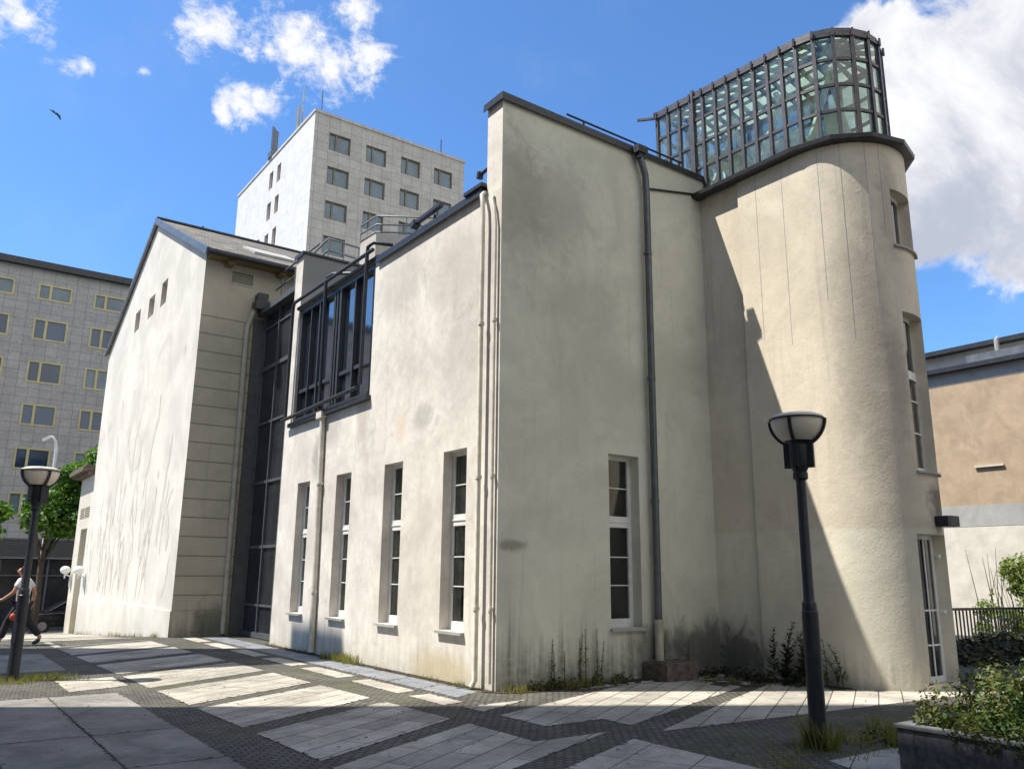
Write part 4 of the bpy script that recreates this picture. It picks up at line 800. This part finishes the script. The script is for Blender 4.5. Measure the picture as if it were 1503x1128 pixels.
# planter with shrub
PZ = .46; pt = thing('stone_planter', 'dark grey stone planter box at the lower right corner', 'planter', (1.2, -8, 0))
b = MB(); b.box(-.42, -.34, -10, -6.09, 0, PZ); b.box(-.34, 3, -6.17, -6.09, 0, PZ); b.box(2.92, 3, -10, -6.17, 0, PZ); b.box(-.425, -.415, -6.22, -6.205, 0, PZ-.02); b.build('box', 'stone', pt)
b = MB(); b.box(-.44, -.32, -10, -6.07, PZ+.002, PZ+.03); b.box(-.32, 3, -6.19, -6.07, PZ+.002, PZ+.03); b.build('rim', 'stone_rim', pt, bevel=.006)
b = MB(); b.box(-.335, 2.91, -10, -6.175, .3, .43); b.build('earth', 'soil', pt)
sh = thing('planter_shrub', 'spreading green shrub growing over the dark stone planter', 'shrub', (1, -7.2, .43))
b = MB(); cl = []
for _ in range(150):
    x = rr(-.2, 2.7); y = rr(-9.4, -6.3); hgt = .40+.12*math.sin(x*2.1+y*1.7)+rr(-.06, .12); hgt *= min(1., .62+abs(y+6.2)*1.2)*min(1, .55+(x+.35)*1.2); cl.append((x, y, .44+hgt*.55, rr(.14, .28), rr(.14, .28), hgt*.62))
for _ in range(70):
    x = rr(-.28, 2.7); y = rr(-6.42, -6.12) if random.random() < .5 else rr(-9, -6.2); cl.append((x, y, .50+rr(-.03, .05), rr(.10, .2), rr(.08, .16), rr(.06, .13)))
for _ in range(40):
    y = rr(-8.4, -6.55); cl.append((rr(-.46, -.2), y, .52+rr(-.08, .06), rr(.08, .16), rr(.1, .2), rr(.08, .14)))
leaf_cloud(b, cl, 60000, .042, .5, .8, .6, .36)
for _ in range(60):
    x = rr(-.35, 1.6); y = rr(-8.4, -6.2); p0 = Vector((x, y, .6)); p1 = p0+Vector((rr(-.2, .15), rr(-.1, .25), rr(.1, .32))); b.tube([p0, p0.lerp(p1, .5)+Vector((0, 0, .05)), p1], [.004, .003, .002], 5)
    for k in range(8): leaf(b, p0.lerp(p1, .4+k*.09), .045, (rr(-1, 1), rr(-1, 1), 1), .5)
b.build('foliage', 'leaf_bush', sh)
# low hedge, railing, vine behind
b = MB(); cl = [(rr(9.5, 17.5), rr(-2.2, .2), rr(.0, .15), .5, .5, rr(.18, .38)) for _ in range(40)]; leaf_cloud(b, cl, 7000, .13, .4, .8, .6, -.05)
h_ = thing('low_hedge', 'dark low hedge beneath the black railing', 'hedge', (13, -1, 0)); b.build('foliage', 'leaf_dark', h_)
b = MB(); b.box(10, 17.6, -1.6, -.1, -.02, .16); b.build('hedge_bed', 'soil', h_)
fn = thing('railing_fence', 'black metal railing fence before the beige building', 'fence', (14.5, .2, 0))
b = MB(); b.bar((11.0, .2, .90), (17.9, .2, .84), .05, .06); b.bar((11, .2, .14), (17.9, .2, .06), .04, .04); b.build('rail', 'lamp_dark', fn)
for i in range(40): b = MB(); x = 11.1+.172*i; b.bar((x, .2, .1), (x, .2, .87), .03, .03, (0, 1, 0)); b.build('bar', 'lamp_dark', fn)
b = MB(); b.box(11, 17.9, .1, .32, -.1, .05); b.build('kerb', 'conc', fn)
vn = thing('climbing_plant', 'yellow green climbing plant against the pale wall at the right edge', 'plant', (16.6, .8, 0))
b = MB()
cl = [(16.9+rr(-.6, .7), .9+rr(-.9, .5), rr(.1, 1.6), rr(.2, .4), rr(.2, .4), rr(.15, .35)) for _ in range(12)]+[(18-.4, -.1+rr(-.8, .1), rr(1.2, 2.7), rr(.25, .45), rr(.2, .4), rr(.2, .4)) for _ in range(9)]
q = px(1446, 870, 17.2); cl += [(q.x+rr(-.05, .05), q.y+.09-.035*k, .25+.13*k, .10-.005*k, .10-.005*k, .12) for k in range(9)]
q = px(1497, 845, 17.0); cl += [(q.x+rr(-.2, .2), q.y+rr(-.35, .2), rr(.3, 2.1), .3, .3, .35) for k in range(9)]
leaf_cloud(b, cl, 6500, .11, .3, .9, .55); b.build('foliage', 'leaf_lit', vn)
b = MB(); 
for _ in range(14): x = 17+rr(-.6, .7); y = .6+rr(-1, .6); b.tube([(x, y, 0), (x+rr(-.1, .1), y+rr(-.1, .1), 1), (x+rr(-.3, .3), y+rr(-.2, .2), rr(1.4, 2.4))], [.015, .012, .005], 5)
b.build('stem', 'bark', vn)
# tall weeds
def weed(loc, h, dense, label, lean=.06, ls=.055, mat='weed', name='tall_weed', group='weeds along the wall'):
    t = thing(name, label, 'weed', loc, group); b = MB(); x, y, z = loc; lx, ly = rr(-lean, lean), rr(-lean, lean)
    pt_ = lambda q: Vector((x+lx*q*q, y+ly*q*q, z+h*q))
    b.tube([pt_(0), pt_(.5), pt_(1)], [.008, .006, .003], 5)
    for k in range(int(dense*h)):
        q = rr(.08, 1); a = rr(0, 6.28); d = Vector((math.cos(a), math.sin(a), .5)); s_ = ls*(1.25-q*.8)
        p = pt_(q)+d*s_*.5; nrm = Vector((-math.cos(a)*.6+rr(-.3, .3), -math.sin(a)*.6+rr(-.3, .3), 1)); side = d.cross(nrm).normalized()
        b.add([pt_(q), p+side*s_*.2, pt_(q)+d*s_*1.1, p-side*s_*.2], [(0, 1, 2, 3)])
    o = b.build('stalk', mat, t); return t
for i, (u, v, tp) in enumerate([(800, 1003, 938), (806, 1003, 945), (829, 1008, 955), (845, 1000, 930), (851, 1002, 935), (859, 1000, 922), (873, 998, 922), (882, 998, 940), (943, 985, 925), (966, 980, 938)]):
    p = gz(u, v+4); p.y = min(p.y, -.08); p.z = 0; d = C-p; D = math.hypot(d.x, d.y)
    h = H+ray(u, tp).z/math.hypot(ray(u, tp).x, ray(u, tp).y)*D
    weed(tuple(p), max(.3, h), 70, 'thin dark weed stalk growing at the foot of the shaded wall')
for i in range(9):
    p = Vector((4.35+rr(-.25, .2), -1.75+rr(-.3, .35)*1.0, 0)); weed(tuple(p), rr(.5, .95), 75, 'bushy leafy weed in the corner of the round tower behind the lamp', .3, .13, 'leaf_dark', 'leafy_weed', 'weeds by the tower')
for i in range(4): weed((4.55+rr(-.1, .2), -2.35+rr(-.15, .15), 0), rr(.4, .7), 60, 'leafy weed right of the lamp pole against the tower', .15, .09, 'weed', 'leafy_weed', 'weeds by the tower')
# grass tufts and leaf litter
gr = MB()
def tuft(x, y, n, h, sp):
    for _ in range(n):
        a = rr(0, 6.28); r_ = sp*random.random()**.5; p = Vector((x+math.cos(a)*r_, y+math.sin(a)*r_, zg(y))); hh_ = h*rr(.4, 1.2); l = Vector((rr(-.5, .5), rr(-.5, .5), 1))*hh_; sd = Vector((math.cos(a), math.sin(a), 0))*.004*(1+hh_*6)
        gr.add([p-sd, p+sd, p+l], [(0, 1, 2)])
for _ in range(26): tuft(rr(-.22, -.05), rr(4.2, 5.4), 16, .17, .12)
for _ in range(40): tuft(rr(-.16, -.03), rr(.1, 8.6), 7, .08, .06)
for _ in range(60): tuft(rr(.05, 2.4), rr(-.32, -.08), 9, .14, .09)
for _ in range(60): tuft(rr(-6.2, -4.6), 4.6+rr(-.35, .35), 14, .09, .2)
for _ in range(25): tuft(rr(-1.75, -1.5), rr(12, 24), 8, .14, .12)
for _ in range(70): tuft(rr(-.6, 1.6), rr(-5.3, -4.4), 9, .07, .14)
for _ in range(16): tuft(.48+rr(-.12, .12), -4.76+rr(-.16, .1), 12, .28, .06)
for _ in range(45): tuft(rr(.9, 2.0), rr(-5.6, -4.6), 12, .2, .14)
for _ in range(24): tuft(rr(3.2, 4.5), rr(-1.9, -.5), 8, .1, .12)
for _ in range(90): tuft(rr(-5.2, 3.5), rr(-4.5, 6), 3, .035, .03)
tag(gr.build('grass_tufts', 'grass'), 'sparse yellow green grass growing in joints and along the walls', 'grass', kind='stuff')
gc = MB()
cl = [(rr(.05, 2.3), rr(-.25, -.06), 0.02, .14, .12, rr(.05, .16)) for _ in range(26)]+[(3.6+rr(-.3, .9), -.25+rr(-.3, .1), .02, .2, .15, rr(.05, .14)) for _ in range(10)]+[(4.3+rr(-.3, .3), rr(-2.1, -.7), .02, .2, .2, rr(.05, .2)) for _ in range(14)]+[(rr(1.0, 1.9), rr(-5.9, -4.9), .02, .2, .2, rr(.06, .16)) for _ in range(10)]
leaf_cloud(gc, cl, 4200, .045, .3, .8, .6, .0); tag(gc.build('ground_weeds', 'leaf_dark'), 'low dark weeds creeping along the foot of the shaded wall', 'weeds', kind='stuff')
# block under the drainpipe, stone scraps
b = MB(); b.box(2.82, 3.52, -.56, -.04, 0, .27); b.box(2.88, 3.46, -.50, -.10, .271, .272)
tag(b.build('stone_trough', 'brown_stone', bevel=.012), 'brown stone block under the grey drainpipe', 'block')
b = MB(); b.box(-.11, .11, -.05, .05, 0, .05); o = b.build('stone_scrap', 'stone_rim', bevel=.01); o.location = (3.98, -.62, .004); o.rotation_euler = (0, 0, .5); tag(o, 'small pale stone scrap lying by the foot of the tower wall', 'stone')

fl_ = MB()
for _ in range(420):
    x, y = rr(-5.5, 4.5), rr(-6, 8)
    leaf(fl_, Vector((x, y, .012+rr(0, .006))), rr(.015, .05), (rr(-.4, .4), rr(-.4, .4), 1), rr(.3, .7))
tag(fl_.build('fallen_leaves', 'bark'), 'scattered dry leaves and crumbs on the paving', 'leaves', kind='stuff')
rd2 = random.Random(11)
def blot(mb, x, y, r, h, m_=6):
    a0 = rd2.uniform(0, 6.28); pts = [(x+r*rd2.uniform(.45, 1.1)*math.cos(a0+6.283*k/m_), y+r*rd2.uniform(.45, 1.1)*math.sin(a0+6.283*k/m_)) for k in range(m_)]
    mb.add([(px_, py_, zg(y)+h) for px_, py_ in pts], [tuple(range(m_))])
jm = MB(); hh_ = .006
for (a, b) in EDGES:
    L_ = math.hypot(b[0]-a[0], b[1]-a[1])
    if a[0] < -7.5 or a[1] > 15: continue
    for k in range(int(L_/.06)):
        if rd2.random() < .34: t_ = rd2.random(); hh_ += 2e-7; blot(jm, a[0]+(b[0]-a[0])*t_+rd2.gauss(0, .012), a[1]+(b[1]-a[1])*t_+rd2.gauss(0, .012), rd2.uniform(.010, .034), hh_)
tag(jm.build('joint_dirt', 'joint'), 'dirt and moss along the joints of the paving', 'moss', kind='stuff')
so_ = MB(); hh_ = .0075
for k in range(520):
    q_ = rd2.random()
    if q_ < .45: x, y = rd2.uniform(.0, 3.0), -abs(rd2.gauss(0, .13))
    elif q_ < .8: x, y = rd2.uniform(3.2, 4.6), rd2.uniform(-1.6, -.02) if rd2.random() < .35 else -abs(rd2.gauss(0, .15))
    else: x, y = 4.6-abs(rd2.gauss(0, .15)), rd2.uniform(-2.5, -.2)
    hh_ += 2e-6; blot(so_, x, y, rd2.uniform(.04, .16), hh_, 9)
for k in range(260): hh_ += 2e-6; blot(so_, -abs(rd2.gauss(0, .07))-.01, rd2.uniform(0, 8.8), rd2.uniform(.03, .09), hh_, 8)
tag(so_.build('wall_soil', 'soil'), 'dark earth washed up along the foot of the walls', 'earth', kind='stuff')
# ------------------------------------------------------------------ car
cr0 = zg(35.)
ca_ = thing('parked_car', 'dark parked car at the kerb behind the left lamp', 'car', (-.1, 35, cr0))
prof = [(-2.15, .35), (-2.2, .6), (-2.0, .82), (-1.15, .98), (-.45, 1.40), (.6, 1.46), (1.4, 1.34), (1.95, 1.02), (2.15, .95), (2.2, .5), (2.1, .3)]
b = MB(); n = len(prof); W_ = .85
for (y, k) in ((-W_, 1),): pass
vs = [(-.1+x, 35+s_*(W_ if z < 1. else W_-.16), cr0+z) for s_ in (-1, 1) for x, z in prof]
b.add(vs, [tuple(range(n)), tuple(range(n, 2*n))[::-1]]+[(i, (i+1) % n, n+(i+1) % n, n+i) for i in range(n)]); b.build('body', 'car', ca_, merge=True, bevel=.03)
b = MB()
for s_ in (-1, 1):
    y = 35+s_*(W_-.085); b.add([(-.1+x, y+s_*(.08 if z < 1.1 else -.06), cr0+z) for x, z in ((-1.0, 1.01), (-.42, 1.34), (.6, 1.40), (1.3, 1.28), (1.6, 1.02))], [(0, 1, 2, 3, 4)])
b.build('side_window', 'glass', ca_)
b = MB(); b.bar((-1.2, 35-W_-.01, cr0+1.0), (-.5, 35-W_+.12, cr0+1.42), .03, .03); b.bar((-.5, 35-W_+.12, cr0+1.43), (.6, 35-W_+.12, cr0+1.49), .03, .03); b.bar((-2, 35-W_-.005, cr0+.85), (2, 35-W_-.005, cr0+.97), .02, .025); b.build('trim', 'rim', ca_)
for x in (-1.45, 1.25):
    for y in (35-W_+.02, 35+W_-.02):
        b = MB(); b.tube([(x, y-.1, cr0+.32), (x, y+.1, cr0+.32)], .32, 18); o = b.build('wheel', 'tyre', ca_); b = MB(); b.tube([(x, y-.11, cr0+.32), (x, y+.11, cr0+.32)], .2, 14); b.build('rim', 'rim', o)
b = MB(); b.box(-2.28, -2.1, 34.3, 34.6, cr0+.62, cr0+.76); b.build('headlight', 'lightg', ca_)

# ------------------------------------------------------------------ woman
def skin(name, verts, edges, rad, mat, parent, root=0, sub=1):
    me = bpy.data.meshes.new(name); me.from_pydata(verts, edges, []); o = bpy.data.objects.new(name, me); COL.objects.link(o)
    md = o.modifiers.new('skin', 'SKIN'); sv = me.skin_vertices[0].data if me.skin_vertices else None
    bpy.context.view_layer.update(); sv = me.skin_vertices[0].data
    for i, r in enumerate(rad): sv[i].radius = (r, r) if not isinstance(r, tuple) else r
    sv[root].use_root = True; s2 = o.modifiers.new('sub', 'SUBSURF'); s2.levels = sub; s2.render_levels = sub
    me.materials.append(M[mat]); o.parent = parent; return o
wm = thing('person', 'woman in a white t-shirt and dark trousers striding past behind the left lamp', 'person', tuple(gz(25, 946)))
wm.rotation_euler = (0, 0, math.atan2(.585, -.811)); OFF[wm.name] = Vector((0, 0, 0))
# local: +x forward, +y her left, z up
JV = [(0, 0, .90), (.02, 0, 1.08), (.03, 0, 1.28), (.05, 0, 1.40), (.09, 0, 1.47), (.11, 0, 1.55), (.11, 0, 1.63),
      (0, .09, .86), (.22, .10, .48), (.34, .10, .10), (.46, .10, .05), (0, -.09, .86), (-.12, -.10, .47), (-.42, -.10, .16), (-.32, -.10, .04),
      (.02, .17, 1.35), (.10, .23, 1.10), (.32, .22, .95), (.40, .22, .93), (.02, -.17, 1.35), (-.10, -.23, 1.10), (-.08, -.23, .86), (-.06, -.23, .79), (.20, 0, 1.55), (.16, 0, 1.52)]
JE = [(0, 1), (1, 2), (2, 3), (3, 4), (4, 5), (5, 6), (0, 7), (7, 8), (8, 9), (9, 10), (0, 11), (11, 12), (12, 13), (13, 14), (2, 15), (15, 16), (16, 17), (17, 18), (2, 19), (19, 20), (20, 21), (21, 22), (5, 24)]
JR = [.12, .115, .13, .06, .05, .095, .085, .09, .062, .042, .035, .09, .062, .042, .035, .055, .042, .032, .03, .055, .042, .032, .03, .02, .03]
JV = JV[:23]+[JV[24]]; JE = [e if e != (5, 24) else (5, 23) for e in JE]; JR = JR[:23]+[JR[24]]
for (hx, hy, hz, base, dr) in ((.40, .22, .93, 18, (1, 0, -.15)), (-.06, -.23, .79, 22, (.1, 0, -1))):
    d = Vector(dr).normalized(); sd = Vector((0, 1, 0))
    for k in range(4):
        i = len(JV); p = Vector((hx, hy, hz))+d*.04+sd*(.027-.018*k); JV += [tuple(p), tuple(p+d*(.05-.006*abs(k-1))+Vector((0, 0, -.012)))]; JE += [(base, i), (i, i+1)]; JR += [.009, .008]
    i = len(JV); p = Vector((hx, hy, hz))+sd*.04+d*.02; JV += [tuple(p), tuple(p+d*.04+sd*.012)]; JE += [(base, i), (i, i+1)]; JR += [.010, .009]
skin('body', JV, JE, JR, 'skin', wm, 0, 2)
skin('t_shirt', [(0, 0, .80), (.02, 0, 1.08), (.03, 0, 1.27), (.04, 0, 1.38), (.02, .16, 1.35), (.07, .21, 1.19), (.02, -.16, 1.35), (-.07, -.21, 1.19)], [(0, 1), (1, 2), (2, 3), (2, 4), (4, 5), (2, 6), (6, 7)], [.145, .135, .145, .09, .075, .068, .075, .068], 'tee', wm, 0, 2)
skin('trousers', [(0, 0, .88), (0, .09, .82), (.22, .10, .48), (.33, .10, .13), (0, -.09, .82), (-.12, -.10, .47), (-.40, -.10, .19)], [(0, 1), (1, 2), (2, 3), (0, 4), (4, 5), (5, 6)], [.14, .115, .085, .075, .115, .085, .075], 'jeans', wm, 0, 2)
skin('hair', [(.09, 0, 1.645), (.05, 0, 1.62), (.02, 0, 1.55), (.01, 0, 1.46)], [(0, 1), (1, 2), (2, 3)], [.085, .105, .10, .07], 'hair', wm, 0, 2)
for vs_ in ([(.32, .10, .09), (.42, .10, .06), (.54, .10, .06)], [(-.42, -.10, .14), (-.36, -.10, .06), (-.26, -.10, .03)]): skin('shoe', vs_, [(0, 1), (1, 2)], [.05, .05, .038], 'shoe', wm, 0, 1)
b = MB()
for y in (.03, -.03): b.ball((.198, y, 1.575), .010, 8, 6)
b.build('eyes', 'shoe', wm); b = MB(); b.ball((.185, 0, 1.515), .018, 8, 6, .4); b.build('mouth', 'red', wm)
b = MB(); b.ball((.205, 0, 1.545), .016, 8, 6, 1.3); b.build('nose', 'skin', wm); b = MB()
for y in (.095, -.095): b.ball((.10, y, 1.555), .022, 8, 6, 1.4)
b.build('ears', 'skin', wm)
pb = thing('red_pouch', 'small red pouch at the walking woman\'s hip', 'bag', tuple(py(18.5, 905, 11.15))); o_ = OFF[pb.name]
b = MB(); b.ball(tuple(o_), .062, 12, 8, 1.3); b.build('pouch', 'rust_tr', pb, smooth=60); b = MB(); b.tube([o_+Vector((0, 0, .08)), o_+Vector((.05, .03, .16)), o_+Vector((.1, .06, .18))], .01, 6); b.build('strap', 'shoe', pb)

# ------------------------------------------------------------------ bird
bd_ = C+ray(83, 167).normalized()*60; b = MB(); rt_ = Vector((er[0], el[0], 0)); up_ = Vector((0, 0, 1)); fw = rt_.cross(up_)
b.tube([bd_+rt_*-.25+up_*.12, bd_, bd_+rt_*.28-up_*.2], [.02, .08, .02], 6)
b.add([bd_+rt_*.05, bd_+rt_*-.1, bd_+rt_*-.42+up_*.22+fw*.15, bd_+rt_*-.2+up_*.22], [(0, 1, 2, 3)]); b.add([bd_+rt_*.1, bd_-up_*.05, bd_+rt_*.22-up_*.38-fw*.15, bd_+rt_*.32-up_*.32], [(0, 1, 2, 3)])
tag(b.build('bird', 'lamp_dark'), 'small dark bird flying in the blue sky at upper left', 'bird')
S.render.engine = 'CYCLES'
try: S.cycles.use_denoising = True
except Exception: pass
